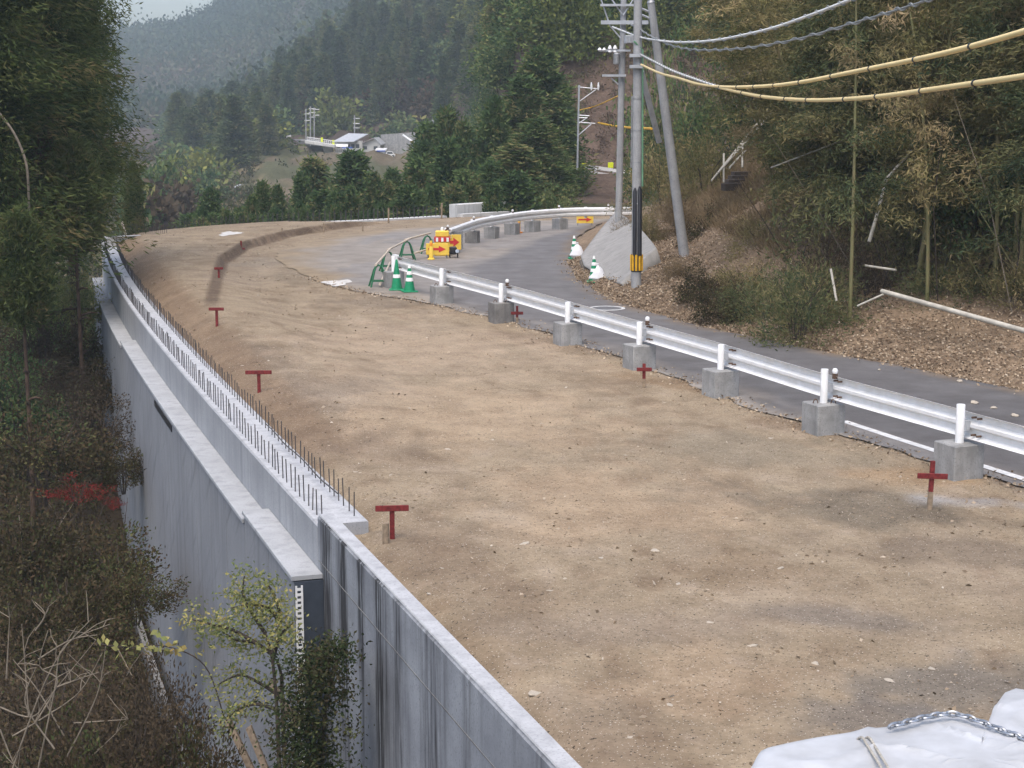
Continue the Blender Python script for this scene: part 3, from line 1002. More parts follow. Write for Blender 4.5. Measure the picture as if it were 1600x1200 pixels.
# third rail, on the bank of the road further on
t = thing('guardrail', 'distant white two-rail guardrail above the brown cut bank behind the poles', 'guardrail')
pts = [pd(x, y, d) for x, y, d in ((885, 270, 101), (905, 272, 98), (930, 275, 97), (958, 279, 97), (985, 283, 97), (1010, 288, 97))]
for i, p in enumerate(pts):
    mb = MB(); mb.tube([(p.x, p.y, 0.2), (p.x, p.y, p.z + 0.55)], 0.06, 8); mb.build('post', M['white'], t)
for h0 in (0.05, 0.38):
    mb = MB()
    mb.sweep([(p.x, p.y - 0.09, p.z + h0) for p in pts], [(-0.03, 0), (-0.03, 0.2), (0.02, 0.2), (0.02, 0)])
    mb.build('rail_beam', M['white'], t)
for lab, (x, y) in (('yellow green road marker at the left end of the distant guardrail', (912, 262)), ('yellow green road marker right beside the rear pole on the distant bank', (954, 261))):
    p = pd(x, y, 99.5)
    t = thing('road_marker', lab, 'road marker', (p.x, p.y, 0.9), group='yellow green road markers')
    mb = MB(); mb.tube([(0, 0, 0), (0, 0, p.z - 0.9)], 0.03, 6); mb.build('post', M['white'], t)
    mb = MB(); mb.box((0, -0.05, p.z - 0.95), (0.32, 0.04, 0.32), 0, 0, 0.008); mb.build('panel', M['lemon'], t)
t = thing('fence', 'small white fence seen in the gap between the tall cedars and the pale bush', 'fence')
for i in range(5):
    p = pd(815 + i * 8, 285 - i * 2, 93)
    mb = MB(); mb.tube([(p.x, p.y, p.z - 1.2), (p.x, p.y, p.z + 0.6)], 0.05, 6); mb.build('post', M['white'], t)
mb = MB()
mb.sweep([tuple(pd(808, 268, 93)), tuple(pd(850, 262, 93))], [(-0.02, 0), (-0.02, 0.2), (0.02, 0.2), (0.02, 0)])
mb.build('rail', M['white'], t)

# ------------------------------------------------------------------ stakes


def stake(px, py, h, bar_w, label, cross=False, rot=0.0, tilt=0.0, z=None, barh=None, mat=None):
    p = pz(px, py)
    z0 = float(site_z(np.array([p.x]), np.array([p.y]))[0]) if z is None else z
    p = pz(px, py, z0)
    t = thing('survey_stake', label, 'stake', (p.x, p.y, z0 - 0.02), rot, 'red survey stakes')
    t.rotation_euler = (0, tilt, rot)
    mb = MB()
    mb.box((0, 0, -0.1), (0.055, 0.04, h + 0.1), 0, 0, 0.004)
    mb.build('upright', mat or M['red'], t)
    if cross and h > 0.4:
        mb = MB()
        mb.box((0, 0, -0.1), (0.059, 0.044, h * 0.4 + 0.1), 0, 0, 0.004)
        mb.build('bare_foot', M['wood'], t)
    if bar_w:
        mb = MB()
        zz = (h - 0.055) if not cross else h * (barh or 0.72)
        mb.box((0, -0.034, zz), (bar_w, 0.025, 0.065), 0, 0, 0.004)
        mb.build('crossbar', M['red'], t)
    return t


stake(613, 842, 0.40, 0.37, 'nearest red wooden T stake beside a short grey peg at the wall end', rot=0.1)
stake(405, 614, 0.40, 0.44, 'red T stake with the widest crossbar on the bank above the rebar', rot=0.05)
stake(339, 506, 0.36, 0.32, 'red T stake at the near corner of the raised earth strip')
stake(342, 434, 0.30, 0.24, 'red T stake half way along the foot of the raised earth step', rot=0.2)
stake(377, 391, 0.34, 0.26, 'red inverted T stake where the raised earth step bends to the right', cross=True, barh=0.12, z=0.0)
t = stake(1452, 797, 0.62, 0.36, 'nearest red cross stake in front of the largest concrete block', cross=True, barh=0.66, z=-0.02, tilt=0.03)
stake(1006, 605, 0.43, 0.26, 'red cross stake on the earth below the middle guardrail block', cross=True, barh=0.70, z=-0.02)
stake(808, 506, 0.42, 0.27, 'red cross stake standing right beside the dark guardrail block', cross=True, barh=0.55, z=-0.02)
for (x, y, lab) in ((441, 368, 'thin dark cross stake on top of the far raised earth edge'), (506, 360, 'small brown peg along the far raised earth edge'), (567, 359, 'small brown peg on the pale apron before the rebar line')):
    stake(x, y, 0.30, 0.0, lab, mat=M['wood'], z=0.05)
for (x, y, h, lab) in ((607, 348, 0.62, 'pale wooden stake at the end of the raised earth before the cedars'), (690, 341, 0.66, 'pale wooden stake just left of the long pale parapet'), (198, 372, 0.62, 'thin pale stake leaning on the wing wall at the far left')):
    p = pz(x, y)
    mb = MB()
    mb.box((0, 0, -0.1), (0.07, 0.05, h + 0.1), 0, 0, 0.004)
    o = mb.build('wooden_stake', M['palewood'] if x == 198 else M['wood'])
    o.location = (p.x, p.y, 0)
    o.rotation_euler = (0, -0.25 if x == 198 else 0.02, 0)
    tag(o, lab, 'stake')
p = pz(603, 845)
mb = MB(); mb.tube([(p.x, p.y, -0.1), (p.x, p.y, 0.20)], [0.04, 0.038], 10)
tag(mb.build('wooden_peg', M['wood']), 'short round grey wooden peg next to the nearest T stake', 'peg')

# ------------------------------------------------------------------ cones, bags, barricades, signs


def cone(px, py, label, h=0.72, col='green', bands=2, rz=0.0):
    p = pz(px, py, 0.018)
    t = thing('traffic_cone', label, 'traffic cone', p, rz, 'traffic cones')
    mb = MB(); mb.box((0, 0, 0), (0.38, 0.38, 0.035), 0, 0, 0.008); mb.build('base', M[col], t)
    def r(z): return 0.15 - 0.125 * (z / h)
    mb = MB(); mb.lathe([(r(0.03), 0.03), (r(h - 0.01), h - 0.01), (r(h) * 0.5, h)], n=18); cb = mb.build('cone_body', M[col], t, True)
    for k in range(bands):
        z = h * (0.40 + 0.24 * k)
        mb = MB(); mb.lathe([(r(z) + 0.001, z), (r(z) + 0.004, z + 0.003), (r(z + 0.09) + 0.004, z + 0.087), (r(z + 0.09) + 0.001, z + 0.09)], n=18)
        mb.build('reflective_band', M['white'], cb, True)
    return t


cone(620, 453, 'green cone with one white band, left of the pair by the rail end', bands=1, h=0.80)
cone(640, 456, 'green cone with white bands, right of the pair by the rail end', bands=3, h=0.70, rz=0.3)
cone(928, 441, 'green striped cone at the foot of the concrete slope, nearer one with a bag', bands=3, h=0.72)
cone(897, 404, 'green and white cone beyond the near slope cone with a white bag tied on', bands=3, h=0.72)
for lab, px, py, s in (('white sandbag leaning on the nearer cone at the slope foot', 933.5, 441, 0.23), ('white sandbag hanging on the farther cone at the slope foot', 902, 404.5, 0.23)):
    p = pz(px, py, 0.018)
    mb = MB()
    mb.lathe([(0.0, 0), (s * 0.7, 0.0), (s, 0.12), (s * 0.85, 0.26), (s * 0.5, 0.38), (s * 0.16, 0.46), (s * 0.2, 0.52), (0.0, 0.53)], n=14)
    o = mb.build('sandbag', M['bag'], None, True)
    for v in o.data.vertices:
        v.co.x *= 1 + 0.12 * math.sin(v.co.z * 20 + v.co.y * 12); v.co.y *= 0.8
    o.location = p
    tag(o, lab, 'sandbag', 'white sandbags')
p = pz(811, 364, 0.018)
t = thing('traffic_post', 'small orange striped post behind the far guardrail blocks', 'traffic post', p)
mb = MB(); mb.lathe([(0.14, 0), (0.14, 0.04), (0.05, 0.06), (0.05, 0.62), (0.0, 0.63)], n=14); mb.build('post', M['orange'], t, True)
for z in (0.25, 0.42):
    mb = MB(); mb.lathe([(0.051, z), (0.054, z + 0.002), (0.054, z + 0.08), (0.051, z + 0.082)], n=14); mb.build('band', M['yellow'], t, True)

ends = [(592, 448), (607, 424), (636, 406), (668, 396)]
labs = ['green A-frame barricade stand nearest the earth, left of the rail end', 'green A-frame barricade stand right behind the guardrail end', 'green A-frame barricade stand in the middle of the row', 'green A-frame barricade stand farthest away, next to the arrow signs']
tops = []
for (px, py), lab in zip(ends, labs):
    p = pz(px, py, 0.015)
    t = thing('barricade_stand', lab, 'barricade', p, 0.25, 'green barricade stands')
    hh = 0.58
    for sy in (-0.17, 0.17):
        mb = MB()
        pts = [(-0.24, sy, 0), (-0.12, sy * 0.4, hh - 0.14), (-0.07, sy * 0.2, hh - 0.04), (0, sy * 0.15, hh), (0.07, sy * 0.2, hh - 0.04), (0.12, sy * 0.4, hh - 0.14), (0.24, sy, 0)]
        mb.tube(pts, 0.024, 8)
        mb.build('leg_frame', M['greensteel'], t, True)
        mb = MB(); mb.tube([(-0.19, sy * 0.72, 0.16), (0.19, sy * 0.72, 0.16)], 0.018, 6); mb.build('crossbar', M['greensteel'], t)
    mb = MB()
    for sx in (-1, 1):
        pass
    mb.tube([(-0.14, -0.09, 0.36), (-0.14, 0.09, 0.36)], 0.015, 6)
    mb.build('spacer', M['greensteel'], t)
    tops.append(Vector((p.x, p.y, 0.015 + hh + 0.03)))


def pole_thing(name, a, b, r, mat, label, cat, group=None, n=10):
    mb = MB(); mb.tube([a, Vector(a).lerp(Vector(b), 0.5), b], r, n)
    return tag(mb.build(name, mat, None, True), label, cat, group)


g = 'barricade poles'
pole_thing('barricade_pole', tops[0] + Vector((-0.05, -0.35, 0)), tops[1] + Vector((0.06, 0.15, 0.05)), 0.03, M['palewood'], 'pale pole across the two barricade stands left of the rail end', 'pole', g)
pole_thing('barricade_pole', tops[1] + Vector((0.0, -0.2, 0.03)), tops[2] + Vector((0.1, 0.2, 0.05)), 0.03, M['palewood'], 'pale pole between the stand behind the rail end and the middle stand', 'pole', g)
pole_thing('barricade_pole', tops[2] + Vector((-0.05, -0.1, 0.03)), tops[3] + Vector((0.1, 0.2, 0.05)), 0.03, M['palewood'], 'upper pale pole reaching the stand beside the arrow signs', 'pole', g)
pole_thing('barricade_pole', tops[2] + Vector((0.25, -0.2, -0.38)), tops[3] + Vector((0.4, -0.6, -0.32)), 0.03, M['palewood'], 'lower pale pole reaching the stand beside the arrow signs', 'pole', g)
pole_thing('barricade_pole', tops[0] + Vector((0.05, -0.3, -0.52)), tops[1] + Vector((0.05, 0.1, -0.35)), 0.03, M['palewood'], 'lower pale pole slanting behind the green cones', 'pole', g)


def arrow_board(px, py, w, h, label, rz=0.0, z0=0.12):
    p = pz(px, py, 0.0)
    t = thing('arrow_sign', label, 'sign', (p.x, p.y, 0.02), rz, 'yellow arrow signs')
    mb = MB(); mb.box((0, 0, z0), (w, 0.03, h), 0, 0, 0.006); brd = mb.build('board', M['yellow'], t)
    ah = h * 0.30
    poly = [(-w * 0.40, -ah * 0.36), (w * 0.08, -ah * 0.36), (w * 0.08, -ah), (w * 0.40, 0), (w * 0.08, ah), (w * 0.08, ah * 0.36), (-w * 0.40, ah * 0.36)]
    mb = MB(); mb.prism(poly, (0, -0.019, z0 + h / 2), (1, 0, 0), (0, 0, 1), (0, -0.003, 0)); mb.build('arrow', M['redsign'], brd)
    mb = MB()
    for sx in (-1, 1):
        m2 = MB(); m2.tube([(sx * w * 0.42, 0.03, 0), (sx * w * 0.42, 0.03, z0 + h)], 0.015, 6); m2.build('leg', M['steel'], t)
        m2 = MB(); m2.tube([(sx * w * 0.42, 0.35, 0), (sx * w * 0.42, 0.03, z0 + h * 0.8)], 0.012, 6); m2.build('stay', M['steel'], t)
    return t


arrow_board(683, 405, 0.70, 0.36, 'front yellow sign with red right arrow before the signal box', -0.03)
arrow_board(706, 397, 0.62, 0.50, 'yellow red arrow sign with dark backing behind the signal box', 0.18)
arrow_board(914, 353.5, 0.68, 0.30, 'yellow red arrow sign alone under the far guardrail end', 0.0, 0.10)
p = pz(714, 396, 0)
mb = MB(); mb.box((0, 0, 0.1), (0.42, 0.05, 0.60), 0.45, 0, 0.006)
o = mb.build('sign_back_panel', M['steel']); o.location = (p.x, p.y + 0.25, 0.02)
tag(o, 'dark grey panel standing behind the rear arrow sign', 'panel')
p = pz(691, 400.5, 0)
t = thing('warning_light_box', 'yellow warning light box with red and white checks among the arrow signs', 'warning light', (p.x, p.y + 0.1, 0.02))
mb = MB(); mb.box((0, 0, 0.0), (0.50, 0.36, 0.45), 0.05, 0, 0.02); mb.build('base', M['yellow'], t)
mb = MB(); mb.box((0, 0, 0.452), (0.52, 0.38, 0.15), 0.05, 0, 0.006); mb.build('band', M['redsign'], t)
for k in range(3):
    mb = MB(); mb.box((-0.16 + 0.17 * k, -0.2, 0.46), (0.075, 0.02, 0.13), 0.05); mb.build('white_check', M['white'], t)
mb = MB(); mb.box((0, 0, 0.604), (0.44, 0.32, 0.20), 0.05, 0, 0.03); mb.build('lamp_cover', M['yellow'], t)
mb = MB(); mb.lathe([(0.05, 0.805), (0.05, 0.88), (0.03, 0.91), (0, 0.92)], n=10); mb.build('beacon', M['white'], t, True)
mb = MB(); mb.tube([(0.1, -0.02, 0.80), (0.16, -0.02, 0.86), (0.16, -0.02, 0.92)], 0.03, 8); mb.build('sensor', M['rust'], t)
p = pz(674, 406, 0)
t = thing('traffic_post', 'yellow post with orange tip standing left before the arrow sign', 'traffic post', (p.x, p.y - 0.12, 0.02))
mb = MB(); mb.lathe([(0.12, 0), (0.12, 0.03), (0.075, 0.05), (0.07, 0.34), (0.045, 0.38), (0.04, 0.56), (0.02, 0.60), (0, 0.6)], n=14); mb.build('post', M['yellow'], t, True)
mb = MB(); mb.lathe([(0.042, 0.42), (0.05, 0.43), (0.045, 0.53), (0.04, 0.54)], n=14); mb.build('band', M['orange'], t, True)
p = pz(708, 403, 0)
t = thing('generator', 'small dark engine on wheels to the right of the arrow sign', 'generator', (p.x, p.y, 0.02))
mb = MB(); mb.box((0, 0, 0.10), (0.22, 0.26, 0.24), 0.2, 0, 0.03); mb.build('engine', M['black'], t)
for sx in (-0.12, 0.13):
    mb = MB(); mb.tube([(sx, -0.12, 0.11), (sx + 0.04, -0.12, 0.11)], 0.11, 14); mb.build('wheel', M['tyre'], t)
mb = MB(); mb.tube([(0.14, -0.15, 0.2), (0.14, -0.25, 0.22)], 0.06, 10); mb.build('exhaust', M['chain'], t)

# ------------------------------------------------------------------ utility poles and cables


def gtop(x, d): return tz(x, d)


DP = 42.0
pb = pd(994.5, 432, DP)
t = thing('utility_pole', 'front concrete utility pole with black sheaths and yellow black base wrap', 'utility pole')
ptop = pd(997, -60, DP)
mb = MB()
mb.tube([(pb.x, pb.y, -0.6), tuple(pb.lerp(ptop, 0.5)), tuple(ptop)], [0.132, 0.115, 0.10], 18)
mb.build('shaft', M['pole'], t, True)
def pat(y): return pb.lerp(ptop, (432 - y) / 492)
for off, r in ((-0.052, 0.056), (0.062, 0.062)):
    mb = MB()
    q0, q1 = pat(398), pat(290 if off < 0 else 288)
    mb.tube([(q0.x + off, q0.y - 0.10, q0.z), (q1.x + off, q1.y - 0.09, q1.z - 0.1), (q1.x + off * 0.8, q1.y - 0.085, q1.z)], [r, r, r * 0.5], 12)
    mb.build('cable_sheath', M['black'], t, True)
mb = MB()
q0, q1 = pat(424), pat(396)
mb.tube([tuple(q0), tuple(q1)], 0.142, 18); bw = mb.build('base_wrap', M['black'], t, True)
for k in range(10):
    a = 2 * math.pi * (k + 0.3) / 10
    mb = MB()
    mb.tube([(q0.x + 0.142 * math.cos(a), q0.y + 0.142 * math.sin(a), q0.z + 0.03), (q1.x + 0.142 * math.cos(a), q1.y + 0.142 * math.sin(a), q1.z - 0.01)], 0.03, 6)
    mb.build('yellow_stripe', M['polyyel'], bw, True)
mb = MB()
q0, q1, q2 = pat(288), pat(75), pat(62)
mb.tube([(q0.x + 0.135, q0.y - 0.05, q0.z), (q1.x + 0.12, q1.y - 0.05, q1.z), (q2.x - 0.1, q2.y - 0.12, q2.z)], 0.023, 8)
mb.build('cable_guard', M['cablegreen'], t, True)
for y in (100, 150, 200, 250, 315):
    q = pat(y)
    mb = MB(); mb.tube([(q.x, q.y, q.z - 0.015), (q.x, q.y, q.z + 0.015)], 0.122 if y < 300 else 0.128, 16)
    mb.build('band', M['steel'] if y < 300 else M['galv'], t)
for y, ln in ((84, 0.2), (101, 0.2)):
    q = pat(y)
    mb = MB(); mb.box((q.x - 0.05, q.y - 0.16, q.z - 0.04), (0.32, 0.12, 0.08)); mb.build('clamp', M['galv'], t)

DR = 54.0
t = thing('utility_pole', 'rear utility pole carrying crossarms and a small transformer', 'utility pole')
rb, rt = pd(966, 335, DR), pd(975.5, -40, DR)
mb = MB(); mb.tube([(rb.x, rb.y, rb.z - 1.5), tuple(rb.lerp(rt, 0.5)), tuple(rt)], [0.115, 0.105, 0.09], 16); mb.build('shaft', M['pole'], t, True)


def cross(y, x0, x1, h, mat='galv', tilt=0):
    a, b = pd(x0, y, DR - 0.2), pd(x1, y + tilt, DR - 0.2)
    mb = MB(); mb.obox(a - Vector((0, 0.05, h / 2)), b - a, (0, 0.1, 0), (0, 0, h)); mb.build('crossarm', M[mat], t)


cross(8, 938, 1003, 0.07)
cross(35, 939, 1013, 0.12)
cross(79, 936, 985, 0.06)
cross(118, 941, 978, 0.07)
for (x0, y0, x1, y1) in ((953, -5, 972, 22), (992, -5, 974, 24), (936, -10, 953, 40), (955, 122, 966, 132), (953, 40, 970, 60)):
    mb = MB(); mb.tube([tuple(pd(x0, y0, DR - 0.15)), tuple(pd(x1, y1, DR - 0.15))], 0.025, 6); mb.build('brace', M['galv'], t)
q = pd(963.5, 91, DR - 0.3)
mb = MB(); mb.lathe([(0.06, -0.2), (0.105, -0.17), (0.105, 0.13), (0.07, 0.17), (0, 0.18)], q, 12); mb.build('transformer', M['steel'], t, True)
for x in (937, 944, 953, 961):
    q = pd(x, 78, DR - 0.25)
    mb = MB(); mb.lathe([(0.02, -0.1), (0.06, -0.06), (0.03, 0.0), (0.07, 0.04), (0.03, 0.14), (0, 0.15)] if x > 950 else [(0.02, -0.05), (0.07, 0), (0.02, 0.07)], q, 10)
    mb.build('insulator', M['white'], t, True)
for x in (981, 986):
    q = pd(x, 68, DR - 0.3)
    mb = MB(); mb.box(q, (0.2, 0.2, 0.25), 0.3, 0, 0.02); mb.build('bracket_box', M['galv'], t)

t = thing('stay_pole', 'grey concrete pole leaning left beside the front utility pole', 'pole')
sb_, st_ = pd(1068, 390, 44.5), pd(1017, 4, 44.0)
mb = MB(); mb.tube([tuple(sb_ + (sb_ - st_) * 0.08), tuple(sb_.lerp(st_, 0.5)), tuple(st_)], [0.138, 0.122, 0.095], 16); mb.build('shaft', M['pole'], t, True)
mb = MB(); mb.tube([tuple(st_), tuple(st_ + (st_ - sb_).normalized() * 0.06)], [0.11, 0.08], 14); mb.build('cap', M['steel'], t, True)
for y in (20, 30):
    q = sb_.lerp(st_, (390 - y) / 386)
    mb = MB(); mb.tube([tuple(q), (q.x - 0.30, q.y - 0.05, q.z + 0.12)], 0.03, 6); mb.build('bracket', M['galv'], t)
pole_thing('stay_pole', pd(1030, 222, 58), pd(1002, 112, 57), 0.10, M['pole'], 'short pale leaning pole seen between the front pole and the stay pole', 'pole')
pole_thing('thin_post', pd(986.5, 262, 60), pd(988, 150, 60), 0.035, M['steel'], 'thin grey post between the rear and front utility poles', 'post')

DL = 88.0
t = thing('steel_mast', 'slender steel mast with side arms left of the rear utility pole', 'mast')
q0, q1 = pd(902, 265, DL), pd(905, 133, DL)
mb = MB(); mb.tube([tuple(q0), tuple(q1)], 0.05, 8); mb.build('shaft', M['galv'], t)
for (x0, y0, x1, y1) in ((903, 136, 936, 139), (906, 158, 931, 140), (904, 180, 921, 181), (904, 184, 918, 184), (903, 191, 930, 193), (903, 212, 924, 194), (904, 193, 917, 184)):
    mb = MB(); mb.tube([tuple(pd(x0, y0, DL)), tuple(pd(x1, y1, DL))], 0.03, 6); mb.build('arm', M['galv'], t)
for x in (924, 935):
    mb = MB(); q = pd(x, 138, DL); mb.lathe([(0.03, -0.1), (0.06, 0.1), (0.03, 0.3), (0, 0.31)], q, 8); mb.build('insulator', M['white'], t)


def spline(pts, n=60):
    pts = [Vector(p) for p in pts]
    out = []
    m = len(pts)
    per = max(2, n // (m - 1))
    for i in range(m - 1):
        p0, p1, p2, p3 = pts[max(0, i - 1)], pts[i], pts[i + 1], pts[min(m - 1, i + 2)]
        for k in range(per):
            s = k / per
            out.append(0.5 * ((2 * p1) + (p2 - p0) * s + (2 * p0 - 5 * p1 + 4 * p2 - p3) * s * s + (3 * p1 - p0 - 3 * p2 + p3) * s ** 3))
    out.append(pts[-1])
    return out


def cdist(x, dn=13.5, x0=1000.0):
    """plan line of the cables from the pole towards the viewer's right"""
    xa, da = (x0 - 800) / F * DP, DP
    xb, db = 800 / F * dn, dn
    k = (xb - xa) / (da - db)
    return (xa + k * da) / ((x - 800) / F + k)


def cable(px, r, label, mat, ties=None, twist=False, group='overhead cables', dn=13.5):
    path = [pd(x, y, cdist(x, dn)) for x, y in px]
    s = spline(path, 90)
    t = thing('overhead_cable', label, 'cable', group=group)
    mb = MB(); mb.tube(s, r, 10); mb.build('cover', mat, t, True)
    if twist:
        w = []
        fine = spline(path, 420)
        for i, p in enumerate(fine):
            a = i * 0.55
            w.append(p + Vector((math.cos(a) * 0.3, 0, math.sin(a))) * (r + 0.012))
        mb = MB(); mb.tube(w, 0.012, 5); mb.build('lashing_wire', M['cablegrey'], t, True)
    if ties:
        for x in ties:
            i = min(range(len(s) - 1), key=lambda k: abs((s[k].x / s[k].y) - (x - 800) / F))
            q = s[i]; e = (s[i + 1] - s[i]).normalized()
            mb = MB(); mb.tube([q - e * 0.02, q + e * 0.02], r * 1.25, 10)
            mb.tube([q - Vector((0, 0, r * 0.6)), q - Vector((0.01, 0, r * 2.0))], 0.006, 5)
            mb.build('tie', M['black'], t)
    return t


cable([(1002, 101), (1030, 114), (1060, 122), (1090, 131), (1125, 135.5), (1160, 136), (1210, 133.5), (1260, 127), (1310, 117), (1360, 107), (1430, 93), (1500, 77), (1600, 49), (1720, 10), (1850, -40), (2400, -290), (3200, -720)], 0.026,
      'upper thick yellow sleeved cable with black ties, rising to the right', M['cable'], ties=(1121, 1146, 1176, 1206, 1244, 1288, 1346, 1414, 1500, 1620))
cable([(1125, 137), (1155, 144), (1185, 150), (1220, 154), (1270, 156.5), (1320, 155), (1380, 150), (1440, 142), (1510, 132), (1600, 119), (1720, 100), (1850, 76), (2400, -50), (3200, -290)], 0.026,
      'lower thick yellow sleeved cable with black ties', M['cable'], ties=(1155, 1184, 1219, 1259, 1309, 1363, 1430, 1515, 1640))
cable([(1001, 85), (1020, 95), (1050, 110), (1085, 123), (1126, 137)], 0.018, 'grey twisted cable from the pole down to the two yellow cables', M['cablewhite'], twist=True)
cable([(957, 42), (975, 49), (1000, 58), (1040, 64.5), (1075, 66), (1120, 62.5), (1165, 54), (1210, 43), (1260, 26), (1310, 7), (1360, -14), (1450, -55), (1700, -190), (2300, -560)], 0.022,
      'white cable with lashing wire, uppermost of the overhead cables', M['cablewhite'], twist=True, dn=15)
cable([(985, 38), (1000, 46), (1020, 58), (1050, 71), (1085, 77.5), (1130, 77.5), (1180, 73), (1250, 60), (1330, 37), (1400, 16), (1460, -4), (1560, -45), (1800, -160), (2400, -480)], 0.013,
      'thin dark twisted cable sagging below the white cable', M['cablegrey'], twist=True, dn=15)
mb = MB(); mb.tube(spline([pd(935, 192, 88), pd(960, 197, 80), pd(990, 200, 72), pd(1018, 201, 64)], 24), 0.05, 8)
tag(mb.build('yellow_cable', M['polyyel'], None, True), 'yellow sleeved cable stretched between the steel mast and the front pole', 'cable', 'overhead cables')
mb = MB(); mb.tube(spline([pd(906, 172, 88), pd(930, 166, 88), pd(966, 150, 60)], 24), 0.03, 6)
tag(mb.build('thin_cable', M['polyyel'], None, True), 'short thin yellow cable rising right from the steel mast', 'cable', 'overhead cables')

# ------------------------------------------------------------------ concrete slope cover by the bend
lower = [pd(x, y, d) for x, y, d in ((907, 400, 50), (912, 414, 48.2), (925, 424, 46.6), (945, 434, 45.0), (972, 444, 42.6))]
upper = [pd(x, y, d) for x, y, d in ((962, 331, 57), (975, 337, 55), (992, 349, 51), (1010, 367, 47.5), (1026, 388, 44.6))]
n = 26
def samp(pl, s):
    k = s * (len(pl) - 1); i = min(int(k), len(pl) - 2)
    return pl[i].lerp(pl[i + 1], k - i)
G = np.zeros((n, n, 3))
for i in range(n):
    for j in range(n):
        s, v = j / (n - 1), i / (n - 1)
        p = samp(lower, s).lerp(samp(upper, s), v)
        p.z += 0.05 * math.sin(math.pi * v) + 0.008 * math.sin(s * 19 + v * 3)
        G[i, j] = p
E = np.zeros((n, 1, 3))
for i in range(n):
    q = G[i, -1]
    E[i, 0] = (q[0] + 0.25, q[1] + 0.10, min(q[2] - 0.05, tz(q[0], q[1]) - 0.15))
G = np.concatenate([G, E], 1)
t = thing('slope_cover', 'grey concrete sheet covering the foot of the bank by the bend', 'slope cover')
o = grid_mesh('cover_sheet', G[..., 0], G[..., 1], G[..., 2], M['shot'], t)
md = o.modifiers.new('thick', 'SOLIDIFY'); md.thickness = 0.06; md.offset = -1
mb = MB()
path = [(p.x, p.y, p.z) for p in lower]
mb.sweep(path, [(-0.7, -0.6), (-0.7, 0.0), (-0.1, -0.06), (0.02, -0.1), (0.08, -0.6)])
mb.build('rock_footing', M['rock'], t)

# ------------------------------------------------------------------ tarped truck in the corner
t = thing('truck', 'white tarp covered truck load cut off by the bottom right corner', 'truck')
tz0 = 1.7
top = [pz(1172, 1196, tz0), pz(1186, 1172, tz0), pz(1335, 1144, tz0), pz(1480, 1115, tz0), pz(1544, 1131, tz0), pz(1552, 1112, tz0), pz(1572, 1082, tz0), pz(1590, 1073, tz0)]
poly = [(p.x, p.y) for p in top] + [(3.3, 8.05), (3.6, 5.4), (1.9, 5.0), (0.98, 6.6)]
cx, cy = sum(p[0] for p in poly) / len(poly), sum(p[1] for p in poly) / len(poly)
# dense outline
out = []
for i in range(len(poly)):
    a, b = Vector(poly[i]), Vector(poly[(i + 1) % len(poly)])
    m = max(2, int((b - a).length / 0.05))
    out += [a.lerp(b, k / m) for k in range(m)]
n = len(out)
rings = []
def ringat(scale, z, wav=0.0):
    r = []
    for i, p in enumerate(out):
        q = Vector((cx, cy)).lerp(p, scale)
        w = wav * (math.sin(i * 0.9) + 0.6 * math.sin(i * 0.37 + 1))
        dirv = (p - Vector((cx, cy))).normalized()
        q = q + dirv * w
        zz = z + (0.012 * math.sin(q.x * 5.0 + q.y * 3) * math.sin(q.y * 4.2 - q.x * 2) + 0.022 * (1 - abs(math.sin(q.x * 4.5 - q.y * 3.1 + 0.6 * math.sin(q.y * 5)))) ** 7 + 0.02 * (1 - abs(math.sin(q.x * 2.2 + q.y * 5.5 + math.sin(q.x * 6)))) ** 8) * (1 if scale < 1 else 0.3)
        r.append((q.x, q.y, zz))
    return r
lv = [(k / 24, tz0 + 0.03 - 0.02 * (k / 24) ** 3, 0) for k in range(1, 24)] + [(0.99, tz0 - 0.004, 0), (1.0, tz0 - 0.02, 0), (1.012, tz0 - 0.06, 0.0), (1.02, tz0 - 0.25, 0.006), (1.025, tz0 - 0.5, 0.015), (1.03, tz0 - 0.75, 0.02)]
vs, fs = [], []
for s, z, w in lv: vs += ringat(s, z, w)
for k in range(len(lv) - 1):
    for i in range(n):
        j = (i + 1) % n
        fs.append((k * n + i, (k + 1) * n + i, (k + 1) * n + j, k * n + j))
fs.append(tuple(range(n)))
mb = MB(); mb.add(vs, fs)
mb.build('tarp', M['tarp'], t, True)
mb = MB(); mb.obox((1.45, 5.6, 0.5), (1.55, 0.35, 0), (-0.35, 1.5, 0), (0, 0, 0.9), 0, 0.02); mb.build('cargo_bed', M['steel'], t)
for (x, y) in ((1.5, 5.8), (2.9, 6.1), (1.25, 6.85), (2.65, 7.15)):
    mb = MB(); mb.tube([(x, y, 0.36), (x + 0.2, y + 0.05, 0.36)], 0.36, 20); mb.build('wheel', M['tyre'], t)
# chain along the tarp edge
cp = [pz(x, y, tz0 + 0.05) for x, y in ((1385, 1138), (1410, 1131), (1440, 1123), (1475, 1117), (1500, 1118.5), (1530, 1128), (1560, 1140), (1600, 1155), (1650, 1175))]
cs = spline(cp, 400)
acc, last, links = 0.0, cs[0], []
mbs = MB()
step = 0.045
dist = 0
for i in range(1, len(cs)):
    dist += (cs[i] - cs[i - 1]).length
    if dist >= step:
        dist = 0
        links.append((cs[i], (cs[i] - cs[i - 1]).normalized()))
ct = thing('chain', 'grey steel chain lying over the edge of the white tarp', 'chain')
for i, (p, e) in enumerate(links):
    side = e.cross(Vector((0, 0, 1))).normalized()
    up = side.cross(e)
    s = side if i % 2 else (side * 0.35 + up).normalized()
    ring = []
    for k in range(13):
        a = 2 * math.pi * k / 12
        ring.append(p + e * (0.032 * math.cos(a)) + s * (0.015 * math.sin(a)) + Vector((0, 0, 0.004)))
    mb = MB(); mb.tube(ring, 0.0065, 6, caps=False); mb.build('link', M['chain'], ct, True)
